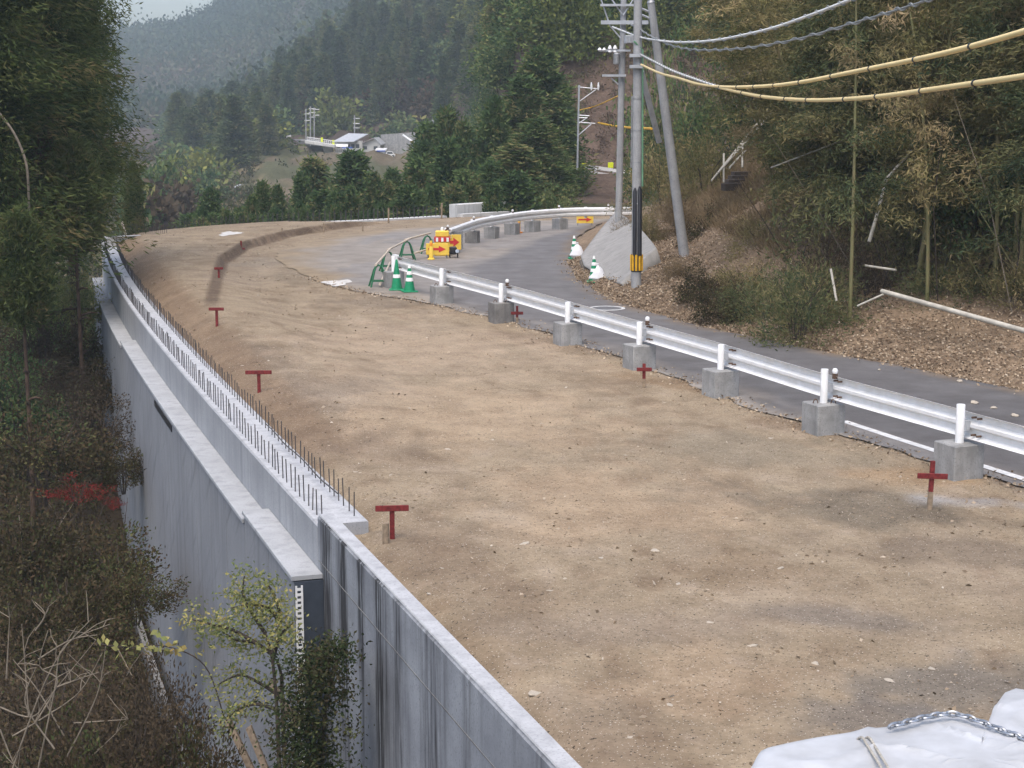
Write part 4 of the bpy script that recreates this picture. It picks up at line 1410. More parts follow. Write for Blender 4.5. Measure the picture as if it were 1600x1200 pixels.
for k, xs in enumerate((0.0, 11.0)):
    rp = [pz(x + xs, y, tz0 + 0.05) for x, y in ((1334, 1143.5), (1346, 1152), (1356, 1166), (1366, 1182), (1378, 1202), (1395, 1240))]
    rp[0].z -= 0.06
    mb = MB(); mb.tube(spline(rp, 40), 0.0065, 8)
    if k == 0: rt_ = thing('rope', 'doubled beige rope tied across the white tarp', 'rope')
    mb.build('strand', M['rope'], rt_, True)

# ------------------------------------------------------------------ foliage makers
NR = np.random.default_rng(11)


def unit(v): return v / np.maximum(np.linalg.norm(v, axis=1, keepdims=True), 1e-6)


def leaf_mesh(name, pos, dr, L, W, tint):
    n = len(pos)
    dr = unit(dr)
    side = unit(np.cross(dr, unit(NR.normal(size=(n, 3)))))
    L = np.broadcast_to(np.asarray(L, float).reshape(-1, 1), (n, 1)) * NR.uniform(0.7, 1.3, (n, 1))
    W = np.broadcast_to(np.asarray(W, float).reshape(-1, 1), (n, 1)) * NR.uniform(0.7, 1.3, (n, 1))
    v = np.stack([pos, pos + dr * L * 0.45 + side * W * 0.5, pos + dr * L, pos + dr * L * 0.45 - side * W * 0.5], 1).reshape(-1, 3)
    q = np.arange(n * 4).reshape(n, 4)
    me = bpy.data.meshes.new(name)
    np_mesh(me, v, q)
    a = me.attributes.new('tint', 'FLOAT', 'FACE')
    a.data.foreach_set('value', np.clip(tint, 0, 1).astype(np.float32))
    return me


def clumps(cen, cr, k, out_dir, tint, flat=0.8, spread=0.8, updir=0.25, tn=0.10):
    """k leaves round each clump centre"""
    n = len(cen)
    idx = np.repeat(np.arange(n), k)
    g = NR.normal(size=(n * k, 3)) * 0.55
    g[:, 2] *= flat
    pos = cen[idx] + g * np.asarray(cr).reshape(-1, 1)[idx]
    dr = out_dir[idx] + NR.normal(size=(n * k, 3)) * spread
    dr[:, 2] += updir
    t = tint[idx] + NR.normal(size=n * k) * tn 
    return pos, dr, t


def cedar_geo(h, r, nb, k, L, W, base=0.08, brown=0.1, top_pow=0.75, ragged=0.35, spread=0.7, updir=0.35, flat=0.85, tn=0.10, tsd=0.16):
    u = NR.uniform(0, 1, nb) ** 0.85
    t = base + (1 - base) * u
    lob = 1 + ragged * (NR.uniform(-1, 1, nb))
    Rb = r * ((1 - t) ** top_pow * 1.02 + 0.03) * lob
    az = NR.uniform(0, 2 * np.pi, nb)
    m = 4
    fr = np.tile(np.linspace(0.35, 1.0, m), nb)
    idx = np.repeat(np.arange(nb), m)
    o = np.stack([np.cos(az), np.sin(az), np.zeros(nb)], 1)
    cen = o[idx] * (Rb[idx] * fr)[:, None]
    cen[:, 2] = t[idx] * h + fr * Rb[idx] * (-0.25 + 0.75 * t[idx])
    cr = r * (0.16 + 0.14 * (1 - t[idx])) * NR.uniform(0.7, 1.2, len(idx))
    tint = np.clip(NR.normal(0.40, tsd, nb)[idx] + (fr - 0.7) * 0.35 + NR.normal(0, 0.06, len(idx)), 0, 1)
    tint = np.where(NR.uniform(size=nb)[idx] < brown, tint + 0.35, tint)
    pos, dr, ti = clumps(cen, cr, k, o[idx], tint, flat, spread, updir, tn)
    return leaf_mesh('crown', pos, dr, L, W, ti)


def trunk_mesh(h, r0, r1, limbs=0, lr=1.0, bend=0.0, seed=0):
    rr_ = random.Random(seed)
    mb = MB()
    pts = [(bend * math.sin(3 * k / 6) + rr_.uniform(-.02, .02), bend * 0.5 * math.cos(2 * k / 6), h * k / 6) for k in range(7)]
    mb.tube(pts, [r0 + (r1 - r0) * k / 6 for k in range(7)], 9)
    for i in range(limbs):
        z = h * rr_.uniform(0.25, 0.9); a = rr_.uniform(0, 6.28)
        l = lr * (1 - z / h * 0.6)
        p0 = Vector((0, 0, z)); p1 = p0 + Vector((math.cos(a) * l * 0.5, math.sin(a) * l * 0.5, l * 0.12)); p2 = p0 + Vector((math.cos(a) * l, math.sin(a) * l, l * 0.1))
        mb.tube([p0, p1, p2], [r1 * 0.9 + 0.01, r1 * 0.6 + 0.008, 0.008], 5)
    me = bpy.data.meshes.new('trunk')
    me.from_pydata(mb.v, [], mb.f)
    me.polygons.foreach_set('use_smooth', [True] * len(mb.f))
    return me


def bush_geo(rx, ry, h, nc, k, L, W, cr=0.22, tmean=0.45, tsd=0.18, droop=0.0, hollow=0.35):
    v = unit(NR.normal(size=(nc, 3)))
    v[:, 2] = np.abs(v[:, 2]) * 0.98 + 0.02
    rad = NR.uniform(hollow, 1.0, nc) ** 0.6 * (1 + 0.25 * NR.uniform(-1, 1, nc))
    cen = v * rad[:, None] * np.array([rx, ry, h])
    out = unit(v * np.array([1, 1, 0.8]))
    tint = NR.normal(tmean, tsd, nc)
    pos, dr, ti = clumps(cen, np.full(nc, cr * (rx + h) / 2) * NR.uniform(0.6, 1.3, nc), k, out, tint, 0.8, 0.9, 0.1 - droop)
    pos[:, 2] = np.abs(pos[:, 2])
    return leaf_mesh('foliage', pos, dr, L, W, ti)


def stems_mesh(h, n, sp, r=0.02, seed=0):
    rr_ = random.Random(seed)
    mb = MB()
    for i in range(n):
        a = rr_.uniform(0, 6.28); l = rr_.uniform(0.4, 1) * sp
        mb.tube([(0.05 * math.cos(a), 0.05 * math.sin(a), -0.3), (l * 0.4 * math.cos(a), l * 0.4 * math.sin(a), h * 0.5), (l * math.cos(a + .3), l * math.sin(a + .3), h * rr_.uniform(0.75, 1))], [r, r * 0.7, r * 0.2], 5)
    me = bpy.data.meshes.new('stems')
    me.from_pydata(mb.v, [], mb.f)
    return me


class Kind:
    """one kind of plant: shared meshes, copied per plant"""
    def __init__(s, name, cat, parts, h, r):
        s.name, s.cat, s.parts, s.h, s.r = name, cat, parts, h, r      # parts: (name, mesh, material)
        for n_, me, m in parts:
            if not me.materials: me.materials.append(m)

    def put(s, x, y, z, h, r, label, group=None, rz=None, tilt=(0, 0)):
        o = thing(s.name, label, s.cat, (x, y, z), 0, group)
        o.rotation_euler = (tilt[0], tilt[1], R.uniform(0, 6.28) if rz is None else rz)
        o.scale = (r / s.r, r / s.r, h / s.h)
        for n_, me, m in s.parts:
            c = bpy.data.objects.new(n_, me)
            C.objects.link(c)
            c.parent = o
        return o

    def put_single(s, x, y, z, h, r, label, group=None):
        """far away: one mesh, no parts"""
        o = bpy.data.objects.new(s.name, s.parts[0][1])
        C.objects.link(o)
        o.location = (x, y, z)
        o.rotation_euler = (0, 0, R.uniform(0, 6.28))
        o.scale = (r / s.r, r / s.r, h / s.h)
        return tag(o, label, s.cat, group)


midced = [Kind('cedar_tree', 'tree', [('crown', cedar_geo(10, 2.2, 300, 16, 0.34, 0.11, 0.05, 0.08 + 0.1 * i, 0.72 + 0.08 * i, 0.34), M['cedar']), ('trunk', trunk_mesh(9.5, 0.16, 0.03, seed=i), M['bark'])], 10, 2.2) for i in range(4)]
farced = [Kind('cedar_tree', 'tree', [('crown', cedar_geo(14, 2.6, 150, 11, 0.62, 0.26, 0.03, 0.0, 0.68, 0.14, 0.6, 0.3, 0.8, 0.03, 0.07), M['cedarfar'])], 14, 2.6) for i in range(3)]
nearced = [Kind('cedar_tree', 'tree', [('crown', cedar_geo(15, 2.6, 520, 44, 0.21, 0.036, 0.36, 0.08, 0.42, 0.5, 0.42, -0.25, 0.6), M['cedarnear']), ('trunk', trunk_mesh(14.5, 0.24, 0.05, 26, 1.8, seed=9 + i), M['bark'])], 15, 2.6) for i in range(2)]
farbroad = [Kind('broadleaf_tree', 'tree', [('crown', bush_geo(3, 3, 6, 90, 20, 0.7, 0.42, 0.27, hollow=0.1), M[m])], 6, 3) for m in ('broad', 'yellowgreen', 'brown')]
midbroad = [Kind('broadleaf_tree', 'tree', [('crown', bush_geo(3, 3, 6, 130, 40, 0.34, 0.18, 0.24, hollow=0.1), M[m])], 6, 3) for m in ('broad', 'yellowgreen', 'brown')]
bushes = {m: [Kind('shrub', 'shrub', [('foliage', bush_geo(1, 1, 1.2, 90, 56, l * 0.6, w * 0.6, 0.22, hollow=0.2), M[m]), ('stems', stems_mesh(1.1, 9, 0.8, 0.015, i), M['twigdark'])], 1.2, 1.0) for i in range(2)]
          for m, l, w in (('broad', 0.11, 0.05), ('brown', 0.09, 0.04), ('mixed', 0.12, 0.055), ('redleaf', 0.13, 0.05), ('bamboo', 0.16, 0.03), ('bamboodark', 0.16, 0.03), ('yellowleaf', 0.10, 0.06), ('grass', 0.30, 0.02))}

bushes['redleaf'] = [Kind('shrub', 'shrub', [('foliage', bush_geo(1, 1, 1.0, 30, 46, 0.085, 0.03, 0.2, hollow=0.1), M['redleaf']), ('stems', stems_mesh(1.0, 9, 0.8, 0.012, 5), M['twigdark'])], 1.2, 1.0)] * 2
# ------------------------------------------------------------------ cedars behind the far rebar line
cl = [(850, 82, 36, 92), (872, 140, 19, 95), (818, 128, 32, 90), (787, 158, 30, 93), (760, 172, 28, 88), (737, 208, 24, 88), (703, 188, 22, 96), (676, 198, 28, 96), (650, 222, 25, 92),
      (720, 232, 30, 85), (690, 240, 30, 82), (662, 262, 26, 84), (838, 200, 30, 83), (802, 228, 32, 81), (768, 250, 30, 80), (738, 275, 26, 79), (640, 296, 28, 78), (584, 272, 22, 84),
      (543, 243, 29, 92), (560, 300, 20, 80), (532, 302, 22, 79), (495, 252, 27, 94), (469, 274, 18, 90), (502, 300, 22, 81), (466, 316, 15, 80), (440, 288, 16, 86), (413, 292, 16, 85),
      (386, 308, 14, 82), (328, 300, 17, 92), (352, 326, 13, 84), (522, 326, 16, 77), (480, 330, 16, 76), (430, 330, 13, 76), (602, 284, 20, 86), (622, 262, 22, 90), (605, 318, 18, 76), (570, 330, 14, 75),
      (700, 290, 26, 77), (800, 275, 30, 77), (770, 290, 22, 76), (310, 325, 14, 88), (370, 335, 14, 76), (398, 335, 12, 77)]
rb2 = random.Random(21)
for k in range(64):
    x = rb2.uniform(285, 850)
    yb = float(np.interp(x, [280, 400, 500, 560, 600, 650, 760, 850, 890], [316, 300, 278, 288, 296, 258, 190, 110, 150]))
    yf = float(np.interp(x, [280, 600, 890], [345, 328, 300]))
    f = rb2.uniform(0.15, 0.95)
    cl.append((x, yb + (yf - yb) * f, rb2.uniform(15, 27), 95 - 15 * f + rb2.uniform(-1, 1)))
desc = {0: 'tallest dark cedar of the group, right of centre behind the bend', 1: 'narrow cedar at the right edge of the tall cedar group', 2: 'tall cedar just left of the tallest one', 6: 'cedar with a browned top at the back of the grove',
        16: 'low olive cedar in front, left of the pale parapet', 18: 'broad cedar standing just below the distant house', 21: 'cedar left of the house, with a rounded double top', 28: 'lone dark cedar at the left end of the row near the valley floor', 12: 'wide dark cedar directly behind the far guardrail', 3: 'cedar midway down the sloping line of tops', 8: 'cedar whose tip meets the white car by the house'}
N_MAIN = 43
for i, (x, yt, hw, d) in enumerate(cl):
    top = pd(x, yt, d)
    z0 = tz(top.x, d)
    r = hw * d / F * (1.6, 1.95, 1.75, 2.1, 1.5)[i % 5] * (1.2 if x > 650 else 1.2)
    if i in desc: lab, g = desc[i], None
    elif x < 470: lab, g = 'small dark green cedar in the low left part of the row behind the rebar', 'small cedars low left'
    elif d < 83: lab, g = 'bushy green cedar in the front of the grove behind the rebar line', 'front cedars of the grove'
    else: lab, g = 'dark cedar in the back of the grove between the house and the bend', 'back cedars of the grove'
    midced[(i * 3) % 4].put(top.x, d, z0 - 0.3, top.z - z0 + (0.45 if x > 650 and d > 80 else 0.2 if i < N_MAIN else -0.25) + R.uniform(-.3, .2), r, lab, g, tilt=(R.uniform(-.04, .04), R.uniform(-.04, .04)))

pbk = Kind('broadleaf_tree', 'tree', [('crown', bush_geo(1.6, 1.4, 3.6, 130, 34, 0.16, 0.09, 0.24, 0.62, 0.2, hollow=0.2), M['broad']), ('trunk', trunk_mesh(2.6, 0.09, 0.03, 8, 1.0, seed=3), M['bark'])], 3.6, 1.6)
for x, yt, d, r, lab in ((868, 222, 84, 0.85, 'pale olive broadleaf tree in front of the distant guardrail'), (835, 292, 80, 1.3, 'low dark green bush left below the pale olive tree'), (866, 284, 79, 1.1, 'low green bush just above the far guardrail end')):
    top = pd(x, yt, d)
    z0 = min(tz(top.x, d), top.z - 1.4)
    pbk.put(top.x, d, z0 - 0.2, top.z - z0, r, lab)

# ------------------------------------------------------------------ forested hillside across the valley
cnt = 0
tries = 0
while cnt < 270 and tries < 20000:
    tries += 1
    a = NR.uniform(-0.20, 0.085)
    d = NR.uniform(150, 470)
    d0 = float(np.interp(a, [-0.3, -0.2, -0.17, -0.12, -0.05, 0, 0.05, 0.2], [420, 300, 235, 275, 285, 230, 150, 110]))
    if d < d0 + 3 or d > d0 + 190: continue
    x = a * d
    px = 800 + F * a
    py = YH - (tz(x, d) - H) / d * F
    if py < -60: continue
    # clearings: house terrace, brown cut slope beside it, terraced cut on the right
    if 430 < px < 690 and d < 304: continue
    if 690 <= px < 760 and d < 262: continue
    if 520 < px < 570 and d < 330: continue
    if px > 880 and d < 150: continue
    v = NR.uniform()
    ridge = d > d0 + 120
    if v < (0.45 if ridge else 0.85):
        h = NR.uniform(10, 14) if a > -0.14 else NR.uniform(7.5, 11)
        k = farced[cnt % 3]
        lab, g = ('dark cedar among the trees low on the far hillside left of the house', 'cedars left of the house') if px < 440 else ('dark cedar in the forest on the far hillside above the house', 'cedars above the house')
        k.put_single(x, d, tz(x, d) - 0.5, h, NR.uniform(1.9, 2.8), lab, g)
    else:
        b = int(NR.choice([0, 0, 1, 2]))
        h = NR.uniform(4.5, 7.5)
        farbroad[b].put_single(x, d, tz(x, d) - 0.5, h, NR.uniform(3, 5), ['green', 'yellow green', 'brownish'][b] + ' broadleaf tree in the forest of the far hillside', ['green', 'yellow green', 'brownish'][b] + ' trees on the far hillside')
    cnt += 1
# forest on the near slope beyond the poles
cnt = 0
tries = 0
while cnt < 75 and tries < 8000:
    tries += 1
    a = NR.uniform(-0.015, 0.16)
    d = NR.uniform(112, 260)
    x = a * d
    px = 800 + F * a
    zz = tz(x, d)
    py = YH - (zz - H) / d * F
    if px > 880 and py > 95: continue
    if py < -90: continue
    if NR.uniform() < 0.45:
        midced[cnt % 4].put_single(x, d, zz - 0.5, NR.uniform(6, 10), NR.uniform(1.5, 2.2), 'dark cedar on the steep slope above the brown bank and the poles', 'cedars above the brown bank')
    else:
        b = int(NR.choice([0, 0, 0, 0, 1]))
        midbroad[b].put_single(x, d, zz - 0.5, NR.uniform(3, 6), NR.uniform(1.8, 3), ['green', 'yellow green', 'brownish'][b] + ' broadleaf tree on the steep slope above the brown bank', ['green', 'yellow green', 'brownish'][b] + ' trees above the brown bank')
    cnt += 1
# trees of the valley floor on the left
for (x, yt, d, h, r, b, lab) in ((258, 255, 190, 5, 3.0, 1, 'round yellow tree low on the valley floor at left'), (235, 250, 160, 6.5, 2.4, 0, 'dark green tree on the valley floor beside the left cedars'), (215, 275, 120, 7, 1.8, 0, 'bluish dark tree right next to the left cedars'),
                                 (300, 262, 210, 5, 3.5, 0, 'green rounded tree below the forest knob'), (330, 275, 200, 4.5, 3.0, 0, 'low green tree at the foot of the forest knob'), (275, 290, 150, 4, 3.0, 2, 'brownish thicket on the valley floor'),
                                 (240, 310, 120, 4, 2.6, 2, 'brown leafless thicket behind the wing wall'), (285, 225, 260, 7, 4, 0, 'green tree at the left edge of the forest knob'), (320, 240, 230, 6, 3.5, 1, 'yellow green bamboo clump at the edge of the forest knob'),
                                 (525, 150, 300, 8, 4.5, 1, 'large yellow green bamboo clump above the road poles'), (640, 175, 300, 6, 4.5, 0, 'green bush on the slope above the house'), (690, 165, 305, 6, 4, 2, 'bare reddish tree on the slope right of the house'), (735, 150, 290, 6, 5, 1, 'pale yellow green bushes beside the upper road'),
                                 (455, 140, 330, 10, 4.5, 0, 'dark green broadleaf tree left of the road poles'), (610, 190, 290, 4, 3, 0, 'small bush behind the second house roof')):
    top = pd(x, yt, d)
    z0 = min(tz(top.x, d), top.z - h)
    farbroad[b].put_single(top.x, d, z0 - 0.3, top.z - z0 + 0.3, r, lab)
# distant mountain forest: one mass
n = 17000
a = NR.uniform(-0.34, 0.10, n)
d = NR.uniform(425, 1120, n)
x = a * d
keep = (fbm(x / 45, d / 45, 77) > 0.22) | (d > 760)
keep &= (d > 490) | (a > -0.165)
x, d = x[keep], d[keep]
z = terrain_z(x, d)
cen = np.stack([x, d, z + 2.5], 1)
hh = NR.uniform(3, 6, len(x))
pos, dr, ti = clumps(cen, hh, 24, np.tile([0, -0.3, 0.8], (len(x), 1)).astype(float), np.clip(0.10 + 1.5 * (fbm(x / 70, d / 70, 78) - 0.35) + NR.normal(0, 0.07, len(x)), 0, 1), 1.1, 0.9)
me = leaf_mesh('mountain_forest', pos, dr, 1.7, 1.4, ti)
tag(link_mesh('mountain_forest', me, M['mountain']), kind='stuff')
# scrub on the valley floor and around the house: uncountable
n = 2600
a = NR.uniform(-0.30, 0.0, n); d = NR.uniform(95, 330, n)
k_ = ~((a > -0.15) & (d > 190) & (NR.uniform(size=n) < 0.93))
a, d = a[k_], d[k_]; n = len(a); x = a * d
cen = np.stack([x, d, terrain_z(x, d) + 0.4], 1)
pos, dr, ti = clumps(cen, NR.uniform(0.4, 1.1, n), 32, np.tile([0, -0.2, 0.6], (n, 1)).astype(float), NR.uniform(0.1, 0.9, n), 0.7, 0.9)
tag(link_mesh('valley_scrub', leaf_mesh('valley_scrub', pos, dr, 0.45, 0.22, ti), leafmat('scrub_leaf', [(0.06, 0.045, 0.03), (0.05, 0.065, 0.03), (0.10, 0.10, 0.045), (0.16, 0.12, 0.08)])), kind='stuff')

# ------------------------------------------------------------------ house, bridge and poles across the valley
HD = 262.0
def hp(x, y, dd_=0.0): return pd(x, y, HD + dd_)
t = thing('house', 'distant grey house with a wide sheet roof and a deck on posts', 'house')
p = hp(524, 238); q = hp(566, 238)
mb = MB(); mb.obox((p.x, p.y, p.z), (q.x - p.x, 0.5, 0), (-0.4, 5.0, 0), (0, 0, 1.7)); mb.build('wall', M['housewall'], t)
z1, z2 = hp(525, 222).z, hp(545, 211).z
mb = MB(); mb.add([(p.x - 0.3, p.y - 1.1, z1), (q.x - 1.2, q.y - 1.1, z1), (q.x + 0.6, q.y + 4, z2), (p.x + 1.7, p.y + 4, z2 + 0.1), (p.x - 0.3, p.y - 1.1, z1 + 0.12), (q.x - 1.2, q.y - 1.1, z1 + 0.12), (q.x + 0.6, q.y + 4, z2 + 0.12), (p.x + 1.7, p.y + 4, z2 + 0.22)],
                  [(3, 2, 1, 0), (4, 5, 6, 7), (0, 1, 5, 4), (1, 2, 6, 5), (2, 3, 7, 6), (3, 0, 4, 7)]); mb.build('roof', M['roofgrey'], t)
mb = MB(); mb.obox((p.x + 0.1, p.y - 1.6, z1 - 0.75), (q.x - p.x - 2.2, 0, 0), (0, 0.9, 0.45), (0, 0, 0.12)); mb.build('awning', M['white'], t)
mb = MB(); mb.obox((p.x + 1.2, p.y - 1.62, z1 - 0.95), (q.x - p.x - 2.6, 0, 0), (0, 0.04, 0), (0, 0, 0.2)); mb.build('awning_stripe', M['blue'], t)
for k in range(5):
    mb = MB(); mb.box((p.x + 0.5 + k * 0.75, p.y - 0.03, p.z + 0.65), (0.5, 0.06, 0.6)); mb.build('window', M['glass'], t)
mb = MB(); mb.obox((p.x - 0.2, p.y - 1.7, p.z - 0.25), (q.x - p.x + 0.1, 0, 0), (0, 1.6, 0), (0, 0, 0.25)); mb.build('deck', M['housewall'], t)
mb = MB()
mb.obox((p.x - 0.2, p.y - 1.72, p.z + 0.55), (q.x - p.x + 0.1, 0, 0), (0, 0.05, 0), (0, 0, 0.07))
for k in range(14): mb.box((p.x + k * 0.31, p.y - 1.7, p.z), (0.05, 0.05, 0.56))
mb.build('railing', M['white'], t)
for k in range(5):
    mb = MB(); mb.box((p.x + 0.6 + k * 0.85, p.y - 1.5, p.z - 2.2), (0.12, 0.12, 1.95)); mb.build('deck_post', M['white'], t)
t = thing('house', 'smaller distant house with a gable roof right of the decked house', 'house')
p, q = hp(562, 237, 1), hp(594, 237, 1)
w = q.x - p.x
mb = MB(); mb.prism([(0, 0), (w, 0), (w, 1.1), (w * 0.72, 2.0), (0, 1.0)], p, (1, 0, 0), (0, 0, 1), (0.3, 5, 0)); mb.build('wall', M['housewall'], t)
mb = MB(); mb.prism([(-0.3, 0.95), (w * 0.72, 2.05), (w * 0.72, 2.2), (-0.3, 1.1)], p + Vector((0, -0.4, 0)), (1, 0, 0), (0, 0, 1), (0.3, 5.8, 0)); mb.build('roof', M['roofbrown'], t)
mb = MB(); mb.prism([(w * 0.72, 2.05), (w + 0.25, 1.0), (w + 0.25, 1.15), (w * 0.72, 2.2)], p + Vector((0, -0.4, 0)), (1, 0, 0), (0, 0, 1), (0.3, 5.8, 0)); mb.build('roof', M['roofgrey'], t)
for fx, ww in ((0.25, 0.7), (0.78, 0.6)):
    mb = MB(); mb.box((p.x + w * fx, p.y - 0.03, p.z + 0.35), (ww, 0.06, 0.5)); mb.build('window', M['glass'], t)
t = thing('carport', 'low carport roof with blue and white stripe right of the houses', 'carport')
p = hp(586, 240, -2); q = hp(603, 239, -2)
mb = MB(); mb.obox((p.x, p.y, p.z + 0.45), (q.x - p.x, 0, 0), (0, 3, 0.2), (0, 0, 0.14)); mb.build('roof', M['white'], t)
mb = MB(); mb.obox((p.x + 0.3, p.y - 0.03, p.z + 0.32), (q.x - p.x - 0.4, 0, 0), (0, 0.02, 0), (0, 0, 0.16)); mb.build('stripe', M['blue'], t)
for k in (0.05, 0.95):
    mb = MB(); mb.box((p.x + (q.x - p.x) * k, p.y + 0.2, p.z - 1.0), (0.1, 0.1, 1.45)); mb.build('post', M['steel'], t)
p = hp(610, 245, -3)
t = thing('parked_car', 'small white car parked by the carport near the houses', 'car', (p.x, p.y, p.z - 0.1))
t.scale = (0.7, 0.7, 0.7)
mb = MB(); mb.prism([(-1.0, 0.25), (1.0, 0.25), (1.0, 0.7), (0.7, 0.75), (0.45, 1.25), (-0.75, 1.3), (-1.0, 0.8)], (0, 0, 0), (1, 0, 0), (0, 0, 1), (0, 1.4, 0)); mb.build('body', M['white'], t)
mb = MB(); mb.prism([(-0.7, 0.8), (0.55, 0.8), (0.4, 1.18), (-0.65, 1.2)], (0, -0.02, 0), (1, 0, 0), (0, 0, 1), (0, 0.015, 0)); mb.build('window', M['glass'], t)
for sx in (-0.6, 0.6):
    mb = MB(); mb.tube([(sx, -0.03, 0.28), (sx, 0.15, 0.28)], 0.28, 12); mb.build('wheel', M['tyre'], t)

t = thing('bridge', 'distant white concrete bridge pier with railing left of the house', 'bridge')
p, q = hp(503, 225), hp(520, 225)
zb = hp(505, 252).z
mb = MB(); mb.add([(p.x, p.y, p.z), (q.x, q.y, p.z), (q.x - 0.4, q.y, zb + 0.5), (p.x + 0.6, p.y, zb), (p.x, p.y + 2, p.z), (q.x, q.y + 2, p.z), (q.x - 0.4, q.y + 2, zb + 0.5), (p.x + 0.6, p.y + 2, zb)],
                  [(3, 2, 1, 0), (4, 5, 6, 7), (0, 1, 5, 4), (1, 2, 6, 5), (2, 3, 7, 6), (3, 0, 4, 7)]); mb.build('pier', M['parapet'], t)
a_, b_ = hp(480, 220), hp(526, 227)
mb = MB(); mb.sweep([tuple(a_), tuple(b_)], [(0, -0.3), (0, 0.1), (3, 0.1), (3, -0.3)]); mb.build('deck', M['parapet'], t)
mb = MB(); mb.sweep([tuple(a_ + Vector((0, -0.05, 0.55))), tuple(b_ + Vector((0, -0.05, 0.55)))], [(0, 0), (0, 0.1), (0.06, 0.1), (0.06, 0)])
for k in range(16):
    s = a_.lerp(b_, k / 15); mb.box((s.x, s.y - 0.03, s.z + 0.1), (0.07, 0.07, 0.46))
mb.build('railing', M['white'], t)
for (x, y, lab) in ((503, 219, 'yellow green marker on the bridge railing, left one'), (521, 223, 'yellow green marker next to the house, right end of the bridge')):
    p = hp(x, y, -1)
    tag_o = MB(); tag_o.box((p.x, p.y, p.z - 0.3), (0.35, 0.08, 0.7), 0, 0, 0.02); tag_o.tube([(p.x, p.y + 0.05, p.z - 1.2), (p.x, p.y + 0.05, p.z)], 0.03, 5)
    tag(tag_o.build('road_marker', M['lemon']), lab, 'road marker', 'yellow green road markers')
mb = MB()
up_ = [pd(x, y, d) for x, y, d in ((436, 222, 300), (455, 217, 296), (480, 221, 275), (500, 222, 264))]
mb.sweep([tuple(p) for p in up_], [(-3.5, -0.6), (-3.5, 0), (0, 0), (0, -0.6)])
tag(mb.build('upper_road', plain('pale_road', (0.22, 0.22, 0.22), 0.9)), kind='structure')
mb = MB(); mb.sweep([tuple(p + Vector((0, 0, 0.4))) for p in up_[:2]], [(0, 0), (0, 0.3), (0.06, 0.3), (0.06, 0)])
tag(mb.build('guardrail', M['white']), 'tiny white barrier on the valley road left of the power poles', 'guardrail')
for lab, x, y0, y1, arms in (('tall grey power pole with many crossarms by the valley road, middle one', 485, 222, 166, (170, 176, 183)), ('power pole with a frame right of the middle one by the valley road', 491, 222, 168, (171, 180)), ('thin power pole on the left of the valley road group', 478, 215, 170, (178, 188)), ('grey power pole with arms rising behind the house roof', 554, 212, 180, (185, 193, 200)), ('white pole on the slope right of the house', 704, 191, 163, ()), ('thin pole among the cedar tops right of the house', 677, 206, 184, (188,))):
    d = HD + 8
    t = thing('power_pole', lab, 'power pole', group='power poles across the valley')
    a_, b_ = pd(x, y0 + 6, d), pd(x, y1, d)
    mb = MB(); mb.tube([tuple(a_), tuple(b_)], 0.11, 6); mb.build('shaft', M['pole'], t)
    for ya in arms:
        c1, c2 = pd(x - 2, ya, d), pd(x + 8, ya, d)
        mb = MB(); mb.tube([tuple(c1), tuple(c2)], 0.05, 5); mb.build('crossarm', M['galv'], t)
t = thing('retaining_wall', 'grey stone retaining wall on the slope behind the white car', 'wall')
mb = MB()
a_, b_ = hp(590, 236, 8), hp(650, 232, 4)
mb.sweep([tuple(a_), tuple(b_)], [(-0.6, -1), (-0.9, 2.6), (-2, 2.6), (-2, -1)]); mb.build('wall_face', M['block'], t)
mb = MB(); mb.tube([tuple(hp(630, 211, 3)), tuple(hp(648, 224, 0))], 0.16, 6)
tag(mb.build('handrail', M['white']), 'white slanted rail above the grey stone retaining wall', 'handrail')
mb = MB(); mb.tube([tuple(hp(600, 262, -6)), tuple(hp(613, 245, -4))], 0.16, 6)
tag(mb.build('handrail', M['white']), 'white slanted edge strip below the parked white car', 'handrail')
p = pd(475, 276, 150)
t = thing('sign', 'small blue white board standing left among the small cedars', 'sign', p)
mb = MB(); mb.box((0, 0, 0), (0.55, 0.06, 0.5), 0.2, 0, 0.01); mb.build('board', plain('pale_blue_board', (0.45, 0.55, 0.72), 0.5), t)
mb = MB(); mb.tube([(0, 0.05, -4), (0, 0.05, 0.3)], 0.04, 5); mb.build('post', M['steel'], t)
# buildings in the valley bottom
for lab, x0, x1, y0, y1, d in (('long low white building far away in the valley mouth', 222, 282, 189, 181, 560), ('small white building at the left end of the valley mouth', 203, 214, 193, 181, 560), ('tiny pale shed below the valley buildings', 240, 258, 209, 203, 480), ('white shed on the valley floor by the lone cedar', 367, 375, 297, 291, 212)):
    a_, b_ = pd(x0, y0, d), pd(x1, y0, d)
    hgt = (y0 - y1) / F * d
    t = thing('building', lab, 'building')
    mb = MB(); mb.obox((a_.x, a_.y, a_.z - 1), (b_.x - a_.x, 0, 0), (0, 8 if d > 200 else 2, 0), (0, 0, hgt * 0.7 + 1)); mb.build('wall', M['housewall'], t)
    dp = 8 if d > 200 else 2
    mb = MB(); mb.prism([(-0.3, 0), (dp + 0.3, 0), (dp / 2, hgt * 0.35)], (a_.x - 0.2, a_.y, a_.z + hgt * 0.7 + 0.01), (0, 1, 0), (0, 0, 1), (b_.x - a_.x + 0.4, 0, 0)); mb.build('roof', M['roofgrey'], t)
    if d > 500:
        for k in range(3):
            mb = MB(); mb.box((a_.x + (b_.x - a_.x) * (0.2 + 0.3 * k), a_.y - 0.03, a_.z), ((b_.x - a_.x) * 0.14, 0.1, hgt * 0.45)); mb.build('window', M['glass'], t)

